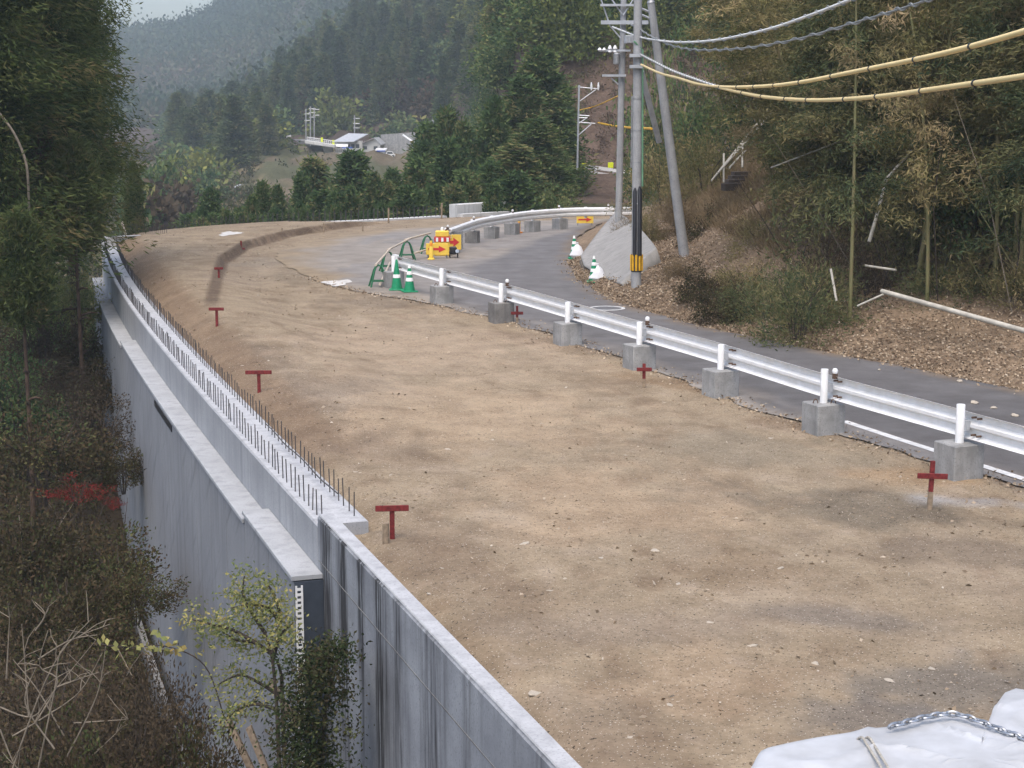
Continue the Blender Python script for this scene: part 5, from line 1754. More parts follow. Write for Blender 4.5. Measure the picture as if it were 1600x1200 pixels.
# ------------------------------------------------------------------ left side: cedars and undergrowth
for x, d, h, r, lab in ((112, 50, 18, 1.8, 'big feathery cedar reaching past the top, rightmost of the near left trees'), (62, 46, 16, 2.4, 'tall dark cedar in the middle of the near left trees'), (-25, 42, 16, 2.6, 'dark cedar cut off by the left edge of the photo'), (25, 60, 19, 2.8, 'dark cedar standing behind the near left trees'),
                        (118, 64, 17, 1.7, 'farther cedar peeping out right behind the big left cedar')):
    X_ = (x - 800) / F * d
    nearced[int(d) % 2].put(X_, d, tz(X_, d) - 0.4, h, r, lab)
lowced = Kind('cedar_tree', 'tree', [('crown', cedar_geo(5, 1.6, 200, 44, 0.2, 0.035, 0.1, 0.05, 0.8), M['cedarnear']), ('trunk', trunk_mesh(4.6, 0.09, 0.02, 14, 1.2, seed=77), M['bark'])], 5, 1.6)
hangced = Kind('cedar_tree', 'tree', [('crown', cedar_geo(8, 1.7, 190, 44, 0.2, 0.035, 0.72, 0.05, 0.6), M['cedarnear']), ('trunk', trunk_mesh(7.8, 0.1, 0.03, 8, 1.0, seed=78), M['bark'])], 8, 1.7)
top = pd(112, 222, 43); z0 = tz(top.x, 43)
hangced.put(top.x, 43, z0 - 0.2, top.z - z0, 1.35, 'bright green young cedar with a bare lower trunk before the big left cedars')
top = pd(30, 335, 38); z0 = tz(top.x, 38)
hangced.put(top.x, 38, z0 - 0.2, top.z - z0, 1.3, 'dark green young cedar at the left edge above the brown undergrowth')
for x, yt, d, r, lab in ((208, 262, 80, 0.9, 'slim bluish cedar right of the big left cedars'),):
    top = pd(x, yt, d); z0 = tz(top.x, d)
    lowced.put(top.x, d, z0 - 0.2, top.z - z0, r, lab)
mb = MB(); mb.tube(spline([pd(-5, 172, 40), pd(20, 205, 40), pd(38, 245, 40), pd(44, 285, 40), pd(46, 380, 40.5)], 30), [0.03] * 31 if False else 0.03, 6)
tag(mb.build('dead_branch', M['twig'], None, True), 'long pale bare branch arching at the left edge before the dark cedars', 'branch')
for x, y, d, r, h, lab in ((30, 260, 44.2, 0.9, 1.5, 'reddish brown dead cedar foliage at left'), (15, 345, 42.6, 0.9, 1.4, 'rust brown dead foliage low on the left trees')):
    p = pd(x, y, d)
    bb = bush_geo(1, 1, 1.2, 60, 50, 0.16, 0.022, 0.25)
    o = link_mesh('dead_foliage', bb, M['cedarbrown']); o.location = p; o.scale = (r, r, h)
    tag(o, lab, 'dead foliage')


def bush_at(px, yt, d, r, h, mat, lab, group=None, name=None):
    p = pd(px, yt, d)
    k = bushes[mat][R.randrange(2)]
    g = tz(p.x, d)
    z0 = p.z - h
    o = k.put(p.x, d, z0, h, r, lab, group)
    return o


ub = [(118, 738, 30, 0.62, 0.5, 'redleaf', 'red leaved shrub in the undergrowth left of the wall'), (178, 772, 30, 0.25, 0.25, 'redleaf', 'small tuft of red leaves right of the red shrub'),
      (60, 640, 33, 1.4, 1.6, 'mixed', 'dark mixed thicket at the left edge above the red shrub'), (150, 620, 36, 1.2, 1.3, 'brown', 'dry brown vine thicket beside the middle of the wall'), (40, 780, 26, 1.1, 1.5, 'mixed', 'dark tangled shrub left of the red shrub'),
      (170, 830, 27, 1.0, 1.2, 'mixed', 'olive thicket under the red shrub'), (90, 890, 24, 1.0, 1.3, 'mixed', 'dark thicket above the bare pale twigs'), (210, 880, 25, 0.7, 0.8, 'mixed', 'dark tangle close to the wall foot'),
      (60, 1010, 19, 1.0, 1.6, 'brown', 'brown leafy tangle among the bare pale twigs'), (250, 1030, 18.5, 0.7, 1.6, 'brown', 'dark reddish brown bush in the lower left, by the wall'), (190, 1080, 17, 0.9, 1.5, 'brown', 'brown vine mass at the bottom left'),
      (130, 1140, 16, 0.8, 1.2, 'mixed', 'dark weeds at the very bottom left'), (300, 1120, 17, 0.55, 1.4, 'mixed', 'dark shrub under the yellow sapling'), (20, 560, 42, 1.6, 2.0, 'broad', 'dark green bush at the left edge under the cedars'),
      (130, 500, 47, 1.3, 2.0, 'mixed', 'olive shrub at the foot of the big left cedar'), (90, 430, 52, 1.5, 2.4, 'broad', 'leafy green bush between the left cedar trunks'), (122, 415, 47, 0.8, 1.6, 'yellowleaf', 'pale yellow green shrub next to the far wall end'),
      (60, 480, 45, 1.3, 1.6, 'brown', 'dry brown bush below the left cedars'), (175, 560, 43, 0.8, 1.3, 'mixed', 'dark weeds against the far wall foot'), (110, 560, 40, 1.0, 1.2, 'brown', 'brown dry vines left of the far wall'), (190, 690, 34, 0.6, 0.9, 'mixed', 'olive weeds along the wall foot'), (20, 920, 22, 0.9, 1.0, 'mixed', 'dark olive thicket at the left edge near the bottom')]
for px, yt, d, r, h, m, lab in ub: bush_at(px, yt, d, r, h, m, lab)

# ground cover of the gully: uncountable
n = 7000
d = 13 + 62 * NR.uniform(0, 1, n) ** 1.2
off = 0.15 + NR.uniform(0, 1, n) ** 1.3 * 24
x = Xw(d) - 0.35 - np.abs(off) + 0.0
keep = (x / d > -0.42)
x, d = x[keep], d[keep]
z = terrain_z(x, d)
up = NR.uniform(0.0, 1.6, len(x)) * np.clip((Xw(d) - x) / 2.5, 0.35, 1) * (0.5 + fbm(x / 3, d / 3, 201))
cen = np.stack([x, d, z + up], 1)
tt = np.clip(fbm(x / 2.2, d / 2.2, 203) * 1.3 - 0.15 + NR.normal(0, 0.14, len(x)), 0, 1)
pos, dr, ti = clumps(cen, NR.uniform(0.3, 0.7, len(x)), 48, np.tile([0.0, -0.2, 0.5], (len(x), 1)), tt, 0.8, 0.9)
tag(link_mesh('undergrowth', leaf_mesh('undergrowth', pos, dr, 0.10, 0.042, ti), M['mixed']), kind='stuff')
# twigs of the gully
mb = MB()
for i in range(420):
    d_ = R.uniform(15, 55); x_ = float(Xw(d_)) - R.uniform(0.6, 13)
    z_ = tz(x_, d_)
    a = R.uniform(0, 6.28); l = R.uniform(0.6, 2.2)
    e = Vector((math.cos(a) * 0.5, math.sin(a) * 0.5, R.uniform(0.3, 1))).normalized() * l
    b0 = Vector((x_, d_, z_ + R.uniform(0, 1.2)))
    mb.tube([b0, b0 + e * 0.5 + Vector((0, 0, 0.05)), b0 + e], [0.013, 0.010, 0.004], 4, R.randrange(2))
tag(mb.build('dead_twigs', [M['twig'], M['twigdark']]), kind='stuff')

# bare pale shrub, bottom left
t = thing('bare_shrub', 'leafless shrub with pale crossing branches in the bottom left corner', 'shrub')
tw = [((20, 1200), (60, 1090), (95, 1020), (145, 965)), ((60, 1200), (85, 1080), (100, 1010), (172, 975)), ((95, 1200), (150, 1090), (165, 1010)), ((45, 1120), (40, 1050), (34, 975)), ((0, 1105), (50, 1120), (80, 1085), (150, 1000)), ((55, 1130), (90, 1065), (62, 1040), (75, 985)), ((55, 985), (70, 960), (54, 940)), ((20, 1150), (70, 1120), (125, 1080), (160, 1020)), ((100, 1150), (60, 1080), (20, 1030)),
      ((115, 1130), (200, 1124)), ((0, 1140), (18, 1185), (30, 1205)), ((85, 1075), (120, 1062), (155, 1050)), ((60, 1030), (110, 1000), (152, 992)), ((10, 1060), (15, 965)), ((140, 1185), (182, 1145)), ((85, 1170), (40, 1100), (55, 1045))]
for i, pts in enumerate(tw):
    P_ = [pd(x, y, 15.5 + 0.25 * (i % 5)) for x, y in pts]
    s = spline(P_, 16) if len(P_) > 2 else P_
    mb = MB(); k = len(s)
    mb.tube(s, [0.008 * (1 - 0.75 * j / (k - 1)) + 0.0015 for j in range(k)], 6)
    for q in range(3):
        b0 = s[R.randrange(k // 3, k)] if k > 3 else s[-1]
        e = Vector((R.uniform(-1, 1), R.uniform(-.4, .4), R.uniform(0.1, 1))).normalized() * R.uniform(0.12, 0.35)
        mb.tube([b0, b0 + e * 0.5 + Vector((R.uniform(-.03, .03), 0, 0.02)), b0 + e], [0.005, 0.004, 0.002], 4)
    mb.build('branch', M['twig'], t, True)

# yellow leaved sapling before the wall
t = thing('sapling', 'slender sapling with yellow green leaves in front of the grey wall', 'sapling')
DS = 17.2
br = [((436, 1190), (432, 1100), (426, 1035), (415, 990)), ((426, 1035), (438, 975), (428, 930), (412, 905)), ((428, 1025), (400, 1005), (370, 1000), (345, 985)), ((426, 1020), (440, 990), (456, 975)), ((415, 990), (395, 960), (380, 930), (382, 900)), ((442, 1120), (440, 1060), (432, 1030)), ((400, 1005), (365, 985), (330, 975), (300, 968)), ((438, 975), (420, 950), (395, 945), (360, 950)), ((440, 1090), (410, 1070), (375, 1055), (340, 1070)), ((436, 1110), (400, 1100), (370, 1110), (350, 1130))]
lp = []
for i, pts in enumerate(br):
    P_ = [pd(x, y, DS + (0.12 * (i % 3) - 0.12)) for x, y in pts]
    if i == 0 or i == 5: P_ = [P_[0] + Vector((0.05, 0, -4.5))] + P_
    s = spline(P_, 24)
    k = len(s)
    mb = MB(); mb.tube(s, [0.022 * (1 - 0.8 * j / (k - 1)) + 0.002 for j in range(k)] if i not in (0, 5) else [0.028 * (1 - 0.5 * j / (k - 1)) for j in range(k)], 6)
    mb.build('branch', M['twigdark'], t, True)
    if i not in (0, 5): lp += s[6:]
cen = np.array([tuple(p) for p in lp])
cen = np.repeat(cen, 2, 0) + NR.normal(0, 0.07, (len(cen) * 2, 3))
pos, dr, ti = clumps(cen, np.full(len(cen), 0.13), 13, np.tile([-0.3, -0.2, -0.2], (len(cen), 1)), NR.uniform(0.1, 0.8, len(cen)), 0.7, 0.8, 0)
me = leaf_mesh('leaves', pos, dr, 0.05, 0.022, ti)
link_mesh('leaves', me, M['yellowleaf'], t)
# broad yellow leaves left of the sapling
cen = np.array([tuple(pd(x, y, 17.6)) for x, y in ((250, 990), (262, 1008), (280, 1012), (225, 1008), (188, 1010), (200, 1005), (270, 1000), (255, 1020), (163, 1000), (240, 1010), (310, 1015))])
pos, dr, ti = clumps(cen, np.full(len(cen), 0.10), 6, np.tile([0.0, -0.4, -0.3], (len(cen), 1)), NR.uniform(0.2, 0.7, len(cen)), 0.8, 0.7, 0)
t = thing('vine', 'vine with broad yellow leaves hanging left of the sapling', 'vine')
link_mesh('leaves', leaf_mesh('leaves', pos, dr, 0.085, 0.065, ti), M['yellowleaf'], t)
mb = MB(); mb.tube(spline([pd(150, 1005, 17.8), pd(200, 1012, 17.7), pd(260, 1010, 17.7), pd(320, 1040, 17.6), pd(350, 1120, 17.5)], 24), 0.008, 5); mb.build('stem', M['twigdark'], t)
# leafy column against the near wall
t = thing('climbing_shrub', 'dense dark green climbing shrub against the stained foreground wall', 'shrub')
nc = 260
yy = NR.uniform(1005, 1290, nc)
xx = np.interp(yy, [1000, 1040, 1100, 1200, 1300], [520, 495, 480, 490, 490]) + NR.normal(0, 1, nc) * np.interp(yy, [1000, 1040, 1100, 1300], [12, 30, 33, 34])
xx = np.minimum(xx, 552)
cen = np.array([tuple(pd(a, b, 15.7 + NR.uniform(-0.4, 0.35))) for a, b in zip(xx, yy)])
pos, dr, ti = clumps(cen, np.full(nc, 0.16), 34, np.tile([-0.3, -0.3, -0.1], (nc, 1)), NR.normal(0.45, 0.28, nc), 0.9, 0.8, 0)
link_mesh('foliage', leaf_mesh('foliage', pos, dr, 0.048, 0.024, ti), M['ivy'], t)
mb = MB(); mb.tube(spline([pd(500, 1500, 15.8), pd(505, 1150, 15.8), pd(520, 1060, 15.8), pd(535, 1000, 15.8)], 20), 0.02, 6); mb.build('stem', M['twigdark'], t)
# leaning timbers at the wall foot
for lab, (x0, y0), (x1, y1) in (('leaning weathered timber at the wall foot, left one', (352, 1130), (392, 1215)), ('leaning weathered timber at the wall foot, right one', (384, 1140), (412, 1210)), ('upper leaning timber below the sapling', (418, 1070), (446, 1112))):
    a_, b_ = pd(x0, y0, 17.9), pd(x1, y1, 17.5)
    mb = MB(); e = b_ - a_; s = e.cross(Vector((0, 1, 0))).normalized() * 0.07
    mb.obox(a_, e * 1.6, s, (0, 0.06, 0)); tag(mb.build('timber', M['wood']), lab, 'timber', 'leaning timbers')

# ------------------------------------------------------------------ right side: bamboo grove, bank, litter


def bamboo_geo(h, nl, seed, lean):
    rr_ = np.random.default_rng(seed)
    t = np.linspace(0, 1, 15)
    sx = lean * t ** 2.2
    path = np.stack([sx, 0.3 * lean * t ** 2 * np.sin(seed), h * t - 0.35 * lean * t ** 3], 1)
    mb = MB()
    mb.tube([tuple(p) for p in path], [0.038 * (1 - 0.75 * k) + 0.005 for k in t], 8)
    for k in range(1, 14):
        mb.tube([tuple(path[k] - np.array([0, 0, 0.012])), tuple(path[k] + np.array([0, 0, 0.012]))], 0.041 * (1 - 0.75 * t[k]) + 0.007, 8)
    cu = bpy.data.meshes.new('culm'); cu.from_pydata(mb.v, [], mb.f)
    nb = 46
    tb = rr_.uniform(0.28, 1.0, nb)
    bp = np.stack([np.interp(tb, t, path[:, i]) for i in range(3)], 1)
    az = rr_.uniform(0, 2 * np.pi, nb)
    o = np.stack([np.cos(az), np.sin(az), rr_.uniform(-0.15, 0.35, nb)], 1)
    ln = rr_.uniform(0.5, 1.5, nb) * (1.25 - 0.6 * tb)
    m = 4
    idx = np.repeat(np.arange(nb), m); fr = np.tile(np.linspace(0.4, 1, m), nb)
    cen = bp[idx] + o[idx] * (ln[idx] * fr)[:, None]
    cen[:, 2] -= 0.35 * fr ** 2 * ln[idx]
    pos, dr, ti = clumps(cen, np.full(len(cen), 0.26), nl, o[idx] * 0.5, np.clip(rr_.normal(0.45, 0.22, nb)[idx], 0, 1), 0.8, 0.8, -0.55)
    return cu, leaf_mesh('leaves', pos, dr, 0.15, 0.025, ti)


bk = []
for i in range(5):
    cu, lv_ = bamboo_geo(9.0, 42, 300 + i, [0.6, 1.6, -0.5, 2.4, 1.0][i])
    m = M['bamboo'] if i % 2 else M['bamboodark']
    bk.append(Kind('bamboo', 'bamboo', [('leaves', lv_, m), ('culm', cu, M['culm'])], 9.0, 1.0))
# the clearly visible culms
for x, yb, d, h, k, lab in ((1328, 490, 34, 8.2, 0, 'tall straight bamboo culm standing alone at the front of the grove'), (1210, 372, 42, 6.0, 3, 'dark bamboo culm leaning left over the dry grass path'), (1425, 440, 37, 7.5, 2, 'bamboo culm left of the fallen pale stem'), (1390, 450, 38, 7.0, 4, 'bamboo culm just right of the tall front one')):
    p = pd(x, yb, d)
    z0 = min(p.z, tz(p.x, d) + 0.1)
    bk[k].put(p.x, d, p.z - 0.2, h, 1.0, lab, rz=3.4 if k == 3 else R.uniform(0, 6))
n = 0
tries = 0
while n < 95 and tries < 6000:
    tries += 1
    d = R.uniform(27, 66)
    off = R.uniform(3.4, 17)
    x = float(Xr(d)) + off
    px = 800 + F * x / d
    if px > 1760 or px < 1040: continue
    if d > 40 and px < 1205 and d < 62: continue
    if d > 40 and px < 1120 and off < 9: continue
    z = tz(x, d)
    py = YH - (z - H) / d * F
    if py < 60: continue
    lab, g = ('leafy bamboo stem in the dense grove at the right', 'bamboo of the dense right grove') if px > 1260 else ('pale leafy bamboo stem on the slope above the leaning stay pole', 'bamboo above the stay pole')
    bk[n % 5].put(x, d, z - 0.2, R.uniform(5.5, 9.5), R.uniform(0.9, 1.4), lab, g)
    n += 1
rb_ = [(1250, 400, 33.5, 1.15, 1.35, 'bamboodark', 'dark green dwarf bamboo clump at the roadside left of the tall culm'), (1190, 415, 36, 0.9, 0.7, 'bamboodark', 'low dark clump on the bank below the stay pole'), (1100, 410, 38.5, 0.7, 0.55, 'mixed', 'small dark shrub on the dry bank near the pole foot'), (1530, 335, 35, 1.5, 1.7, 'bamboo', 'large olive bush at the right edge above the fallen stem'), (1610, 380, 33, 1.0, 1.1, 'bamboo', 'olive bush cut off by the right edge'),
       (1440, 300, 37, 1.4, 2.2, 'bamboodark', 'dark bush deep in the grove behind the fallen stem'), (1300, 330, 37, 1.0, 1.6, 'brown', 'brown dead bush behind the tall culm'), (1370, 370, 36, 1.0, 1.5, 'brown', 'brown dry shrub right of the tall culm'), (1100, 330, 47, 0.8, 1.3, 'mixed', 'dark bush right behind the stay pole base'), (1060, 285, 50, 0.8, 1.4, 'grass', 'dry tan shrub behind the front pole'), (1150, 300, 48, 0.9, 0.9, 'grass', 'dry grass tuft on the path slope'),
       (1240, 260, 46, 1.4, 2.2, 'bamboo', 'olive leafy bush right of the dark steps'), (1110, 200, 56, 1.6, 2.4, 'bamboo', 'olive bush left of the pale handrails'), (1040, 215, 62, 1.6, 2.6, 'bamboo', 'olive brown bush high behind the front pole'), (1080, 110, 66, 2.2, 3.2, 'bamboodark', 'dark green bush high behind the stay pole'), (1150, 80, 64, 2.0, 3.0, 'broad', 'green tree crown high above the handrails'), (1045, 60, 80, 2.4, 3.4, 'broad', 'green tree crown at the top right of the stay pole'),
       (1560, 180, 36, 1.8, 2.6, 'broad', 'dark green leafy crown at the upper right edge'), (1480, 60, 40, 2.0, 3.0, 'broad', 'dark green crown at the top right of the photo'), (1580, 30, 38, 2.0, 3.0, 'bamboodark', 'dark crown in the top right corner'), (1390, 120, 42, 1.7, 2.6, 'bamboo', 'brownish bamboo foliage under the yellow cables'), (1280, 90, 46, 1.9, 3.0, 'bamboo', 'olive bamboo foliage crossing the white cable'), (1330, 220, 40, 1.5, 2.2, 'bamboo', 'olive leafy mass behind the tall culm'), (1450, 200, 39, 1.6, 2.4, 'bamboodark', 'dark leafy mass below the lower yellow cable'),
       (1130, 430, 36.5, 0.8, 0.5, 'mixed', 'low olive shrub on the bank between the two dark clumps'), (1160, 395, 38.5, 0.8, 0.6, 'bamboo', 'low tan weedy clump on the bank above the roadside'), (1060, 400, 42, 0.6, 0.5, 'grass', 'dry grass tuft at the foot of the stay pole'), (1285, 395, 34.5, 0.9, 1.1, 'bamboodark', 'dark bamboo clump hard against the tall front culm'), (1200, 330, 42, 1.0, 1.1, 'bamboo', 'olive brown bush beside the leaning dark culm'), (1480, 400, 34.5, 1.1, 1.2, 'bamboodark', 'dark leafy bush just above the fallen pale stem'),
       (985, 330, 52, 0.5, 0.6, 'grass', 'pale dry grass clump at the top of the concrete slope'), (1015, 320, 50, 0.6, 0.9, 'bamboo', 'olive weeds right behind the front pole'), ]
for px, yt, d, r, h, m, lab in rb_:
    p = pd(px, yt, d)
    k = bushes[m][R.randrange(2)]
    g = tz(p.x, d)
    z0 = max(min(g, p.z - h), p.z - h * 2.2)
    k.put(p.x, d, z0 - 0.1, p.z - z0, r, lab)
pole_thing('fallen_bamboo', pd(1378, 455, 33), pd(1640, 528, 29.0), 0.05, M['deadculm'], 'long pale fallen bamboo stem lying across the right bank', 'bamboo stem')
pole_thing('fallen_bamboo', pd(1352, 415, 34.5), pd(1400, 422, 34), 0.025, M['deadculm'], 'short pale broken stem lying right of the tall culm', 'bamboo stem')
mb = MB(); mb.tube([pd(1358, 378, 35), pd(1372, 330, 35.2), pd(1385, 280, 35.5), pd(1425, 235, 36.5)], [0.04, 0.035, 0.035, 0.025], 8)
tag(mb.build('broken_bamboo', M['deadculm'], None, True), 'bent grey broken bamboo stem in the grove', 'bamboo stem')
pole_thing('dead_bamboo', pd(1205, 262, 40), pd(1380, 195, 37), 0.018, M['deadculm'], 'thin pale dead stem slanting across the grove', 'bamboo stem')
pole_thing('dead_bamboo', pd(1298, 420, 33.2), pd(1307, 470, 33), 0.025, M['deadculm'], 'short pale upright stem beside the dwarf bamboo clump', 'bamboo stem')
pole_thing('dead_bamboo', pd(1380, 540 - 80, 31.5), pd(1340, 478, 31.8), 0.02, M['deadculm'], 'small grey stick at the foot of the grove', 'bamboo stem')
# stair with handrails on the slope
t = thing('stair', 'dark steps with pale handrails climbing the slope behind the stay pole', 'stair')
for i in range(4):
    p = pd(1143 + i * 5, 282 - i * 6, 50 + i * 0.5)
    mb = MB(); mb.box((p.x, p.y, p.z - 0.3), (0.55, 0.3, 0.22), 0.3, 0, 0.01); mb.build('step', M['twigdark'], t)
for (x0, y0, x1, y1) in ((1112, 282, 1218, 150), (1122, 270, 1225, 155), (1140, 262, 1165, 235)):
    mb = MB(); mb.tube([tuple(pd(x0, y0, 48)), tuple(pd(x1, y1, 54))], 0.03, 8); mb.build('handrail', M['deadculm'], t, True)
for (x, y0, y1) in ((1131, 285, 240), (1160, 262, 222)):
    mb = MB(); mb.tube([tuple(pd(x, y0, 49)), tuple(pd(x, y1, 49.5))], 0.03, 6); mb.build('handrail_post', M['deadculm'], t)

# undergrowth of the grove, leaf litter, dry grass: uncountable
n = 2600
d = NR.uniform(27, 74, n); off = 2.6 + 2.0 * (d < 37) + NR.uniform(0, 1, n) ** 1.3 * 17
x = Xr(d) + off
px = 800 + F * x / d
keep = (px < 1780) & ((px > 1230) | (off > 8))
x, d = x[keep], d[keep]
z = terrain_z(x, d)
cen = np.stack([x, d, z + NR.uniform(0, 1.4, len(x))], 1)
tt = np.clip(fbm(x / 2, d / 2, 303) * 1.3 - 0.2 + NR.normal(0, 0.12, len(x)), 0, 1)
pos, dr, ti = clumps(cen, NR.uniform(0.4, 0.8, len(x)), 36, np.tile([-0.2, -0.3, 0.3], (len(x), 1)), tt, 0.8, 0.9)
tag(link_mesh('grove_undergrowth', leaf_mesh('grove_undergrowth', pos, dr, 0.16, 0.04, ti), M['bamboodark']), kind='stuff')
mb = MB()                                               # thin dead stems tangled through the grove
for i in range(420):
    d_ = R.uniform(29, 62); x_ = float(Xr(d_)) + R.uniform(3.2, 15)
    if 800 + F * x_ / d_ < 1235: continue
    z_ = tz(x_, d_)
    e = Vector((R.uniform(-.6, .6), R.uniform(-.4, .4), R.uniform(0.5, 1))).normalized() * R.uniform(1.2, 4.5)
    b0 = Vector((x_, d_, z_))
    mb.tube([b0, b0 + e * 0.5 + Vector((R.uniform(-.15, .15), 0, 0.1)), b0 + e], [0.014, 0.011, 0.005], 5, R.choice((0, 1, 1, 2)))
tag(mb.build('dead_stems', [M['twig'], M['twigdark'], M['culm']]), kind='stuff')
n = 42000
d = NR.uniform(24, 52, n); off = np.abs(NR.normal(0, 1, n)) * 3.2 - 0.10 + 0.25 * NR.normal(size=n) * (NR.uniform(size=n) < 0.2)
x = Xr(d) + off
z = np.where(off > 0, terrain_z(x, d), 0.02)
pos = np.stack([x, d, z + NR.uniform(0.0, 0.06, n)], 1)
dr = NR.normal(size=(n, 3)); dr[:, 2] *= 0.35
tag(link_mesh('leaf_litter', leaf_mesh('leaf_litter', pos, dr, 0.062, 0.036, np.clip(NR.normal(0.45, 0.25, n), 0, 1)), M['litter']), kind='stuff')
n = 70000
d = NR.uniform(36, 66, n); off = NR.uniform(0.3, 1, n) ** 0.8 * 9.5
x = Xr(d) + off
px = 800 + F * x / d
keep = (px < 1235) & (fbm(x / 1.2, d / 1.2, 401) > 0.34) & ((d > 44) | (off > 1.5))
x, d = x[keep], d[keep]
pos = np.stack([x, d, terrain_z(x, d) - 0.03], 1)
dr = NR.normal(size=(len(x), 3)) * 0.6; dr[:, 2] = np.abs(dr[:, 2]) + 0.45
tag(link_mesh('dry_grass', leaf_mesh('dry_grass', pos, dr, 0.36, 0.022, np.clip(fbm(x, d, 405) + NR.normal(0, 0.15, len(x)), 0, 1)), M['grass']), kind='stuff')
# dry growth and shrubs on the cut bank behind the poles
n = 2600
d = NR.uniform(103, 160, n); x = NR.uniform(1, 26, n)
cen = np.stack([x, d, terrain_z(x, d) + 0.2], 1)
pos, dr, ti = clumps(cen, NR.uniform(0.25, 0.6, n), 34, np.tile([0, -0.4, 0.4], (n, 1)).astype(float), np.clip(fbm(x / 4, d / 4, 411) * 1.2 - 0.1 + NR.normal(0, .15, n), 0, 1), 0.8, 0.9)
tag(link_mesh('bank_scrub', leaf_mesh('bank_scrub', pos, dr, 0.22, 0.09, ti), leafmat('bank_scrub_leaf', [(0.10, 0.072, 0.055), (0.15, 0.11, 0.082), (0.12, 0.12, 0.06), (0.20, 0.175, 0.085)])), kind='stuff')
for x, yt, d, r, h, b, lab in ((920, 20, 190, 4, 9, 0, 'dark green tree high on the slope left of the rear pole'), (900, 70, 170, 3.5, 7, 0, 'green tree on the slope above the steel mast'), (940, 60, 150, 2.6, 6, 0, 'dark tree behind the rear pole crossarms'), (1000, 70, 130, 2.5, 6, 2, 'brownish tree behind the front pole'), (1030, 20, 120, 3.0, 8, 0, 'dark green tree beyond the top of the stay pole'), (955, 100, 130, 1.6, 5, 0, 'dark narrow tree between the mast and the rear pole'), (940, 165, 112, 1.0, 1.6, 1, 'yellow green bush on the cut bank by the steel mast'), (920, 190, 110, 1.3, 1.8, 0, 'green bush low on the cut bank behind the steel mast'), (955, 125, 118, 1.8, 2.4, 0, 'dark green bush high on the cut bank beside the rear pole'), (918, 135, 120, 1.8, 2.2, 1, 'olive bush on the cut bank above the steel mast'), (985, 180, 112, 1.2, 2.0, 2, 'brown bush on the cut bank between the two utility poles')):
    top = pd(x, yt, d)
    z0 = min(tz(top.x, d), top.z - h * 0.7)
    midbroad[b].put_single(top.x, d, z0 - 0.3, top.z - z0 + 0.3, r, lab)

# ------------------------------------------------------------------ debris on the earth: uncountable chips and stones, plus the larger pieces
n = 22000
d = 8 + 60 * NR.uniform(0, 1, n) ** 1.7
x = Xl(d) + 0.3 + NR.uniform(0, 1, n) * (np.minimum(XroadI(d) + 0.5, Xl(d) + 22) - Xl(d) - 0.3)
keep = (fbm(x / 0.7, d / 1.0, 501) + NR.normal(0, 0.09, n) > 0.56)
x, d = x[keep], d[keep]
z = site_z(x, d)
pos = np.stack([x, d, z + 0.006], 1)
dr = NR.normal(size=(len(x), 3)); dr[:, 2] *= 0.25
L = 0.02 + 0.05 * NR.uniform(0, 1, len(x)) ** 3
tag(link_mesh('soil_debris', leaf_mesh('soil_debris', pos, dr, L, L * 0.6, np.clip(NR.normal(0.5, 0.25, len(x)), 0, 1)), M['chips']), kind='stuff')
n = 1700                                               # litter and gravel along the foot of the guardrail
d = NR.uniform(17, 47, n)
x = XroadI(d) + NR.normal(0.0, 0.22, n)
pos = np.stack([x, d, np.maximum(site_z(x, d), 0) + 0.02], 1)
dr = NR.normal(size=(n, 3)); dr[:, 2] *= 0.4
tag(link_mesh('roadside_debris', leaf_mesh('roadside_debris', pos, dr, 0.055, 0.035, np.clip(NR.normal(0.5, 0.25, n), 0, 1)), M['litter']), kind='stuff')


def rock_mesh(seed, flat=0.4):
    rr_ = np.random.default_rng(seed)
    import bmesh
    bm = bmesh.new(); bmesh.ops.create_icosphere(bm, subdivisions=2, radius=1)
    for v in bm.verts:
        q = v.co
        f = 1 + 0.3 * math.sin(q.x * 3 + seed) * math.cos(q.y * 4 - seed) + rr_.uniform(-.1, .1)
        v.co = Vector((q.x * f, q.y * f * 0.75, q.z * f * flat))
    me = bpy.data.meshes.new('stone'); bm.to_mesh(me); bm.free()
    return me


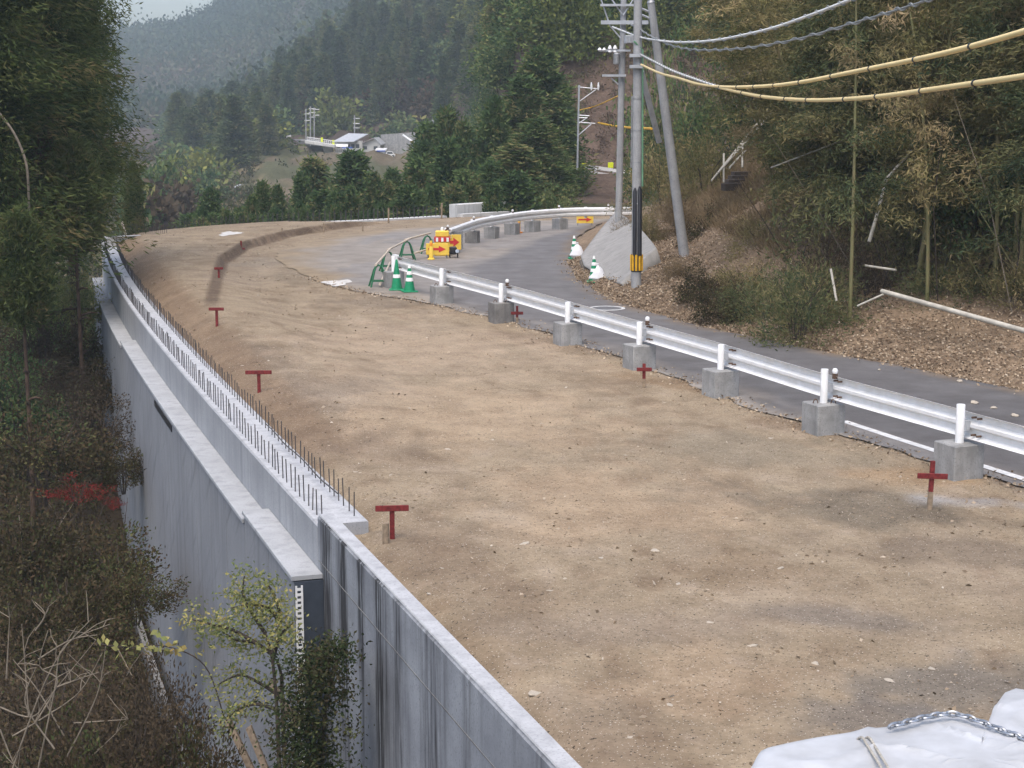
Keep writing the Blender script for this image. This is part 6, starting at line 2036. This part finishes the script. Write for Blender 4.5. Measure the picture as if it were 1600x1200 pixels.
stone_m = plain('pale_stone', (0.48, 0.42, 0.34), 0.9, 0, 0.35, 12, bumps=0.4)
rocks = [rock_mesh(i, 0.28) for i in range(4)]
for r_ in rocks: r_.materials.append(stone_m)
big = [(838, 1076, 0.09), (1046, 1096, 0.06), (1176, 1006, 0.07), (1275, 1034, 0.06), (1205, 683, 0.06), (690, 886, 0.04), (820, 846, 0.10), (1025, 858, 0.08), (940, 868, 0.05), (858, 920, 0.05), (1060, 908, 0.05), (1110, 968, 0.05), (1455, 1040, 0.06), (1535, 790, 0.06), (770, 685, 0.05), (625, 905, 0.05), (670, 920, 0.05), (1220, 885, 0.06), (1390, 1060, 0.06), (985, 1150, 0.04), (555, 735, 0.05), (610, 740, 0.05), (700, 700, 0.06), (640, 640, 0.05), (380, 575, 0.06), (420, 575, 0.05)]
names = {0: 'large flat pale stone on the near earth left of the tarp', 3: 'two toned pale chip on the earth above the tarp', 4: 'white crumpled scrap on the earth below the guardrail', 6: 'scatter of pale bark left of centre on the earth'}
for i, (x, y, s) in enumerate(big):
    p = pz(x, y)
    o = bpy.data.objects.new('stone', rocks[i % 4])
    C.objects.link(o)
    o.location = (p.x, p.y, float(site_z(np.array([p.x]), np.array([p.y]))[0]))
    o.scale = (s * 0.75, s * 0.6, s * 0.55)
    o.rotation_euler = (0.1, 0.1, i * 1.7)
    tag(o, names.get(i, 'small pale stone or chip lying on the bare earth'), 'stone', 'pale stones on the earth')
for x, y, s, lab in ((1522, 632, 0.09, 'brown leaf lump on the asphalt near the right edge'), (1552, 640, 0.06, 'small grey stone on the asphalt right of the leaf lump'), (1585, 652, 0.08, 'greenish stone on the asphalt at the right edge'), (1500, 598, 0.07, 'grey stone near the far road edge at right'), (1374, 580, 0.04, 'tiny white chip on the asphalt')):
    p = pz(x, y)
    o = bpy.data.objects.new('stone', rocks[1]); C.objects.link(o)
    o.location = (p.x, p.y, 0.03); o.scale = (s, s, s * 1.3); o.rotation_euler = (0, 0, x)
    tag(o, lab, 'stone')

# ------------------------------------------------------------------ haze
HAZE = 0.00046
if HAZE:
    m = bpy.data.materials.new('haze_air')
    m.use_nodes = True
    nt = m.node_tree
    nt.nodes.clear()
    out = nt.nodes.new('ShaderNodeOutputMaterial')
    pv = nt.nodes.new('ShaderNodeVolumePrincipled')
    pv.inputs['Color'].default_value = (0.76, 0.89, 1.0, 1)
    pv.inputs['Density'].default_value = HAZE
    nt.links.new(pv.outputs[0], out.inputs['Volume'])
    mb = MB()
    mb.obox((-3100, -40, -40), (6200, 0, 0), (0, 1290, 0), (0, 0, 205))
    tag(mb.build('haze', m), kind='stuff')
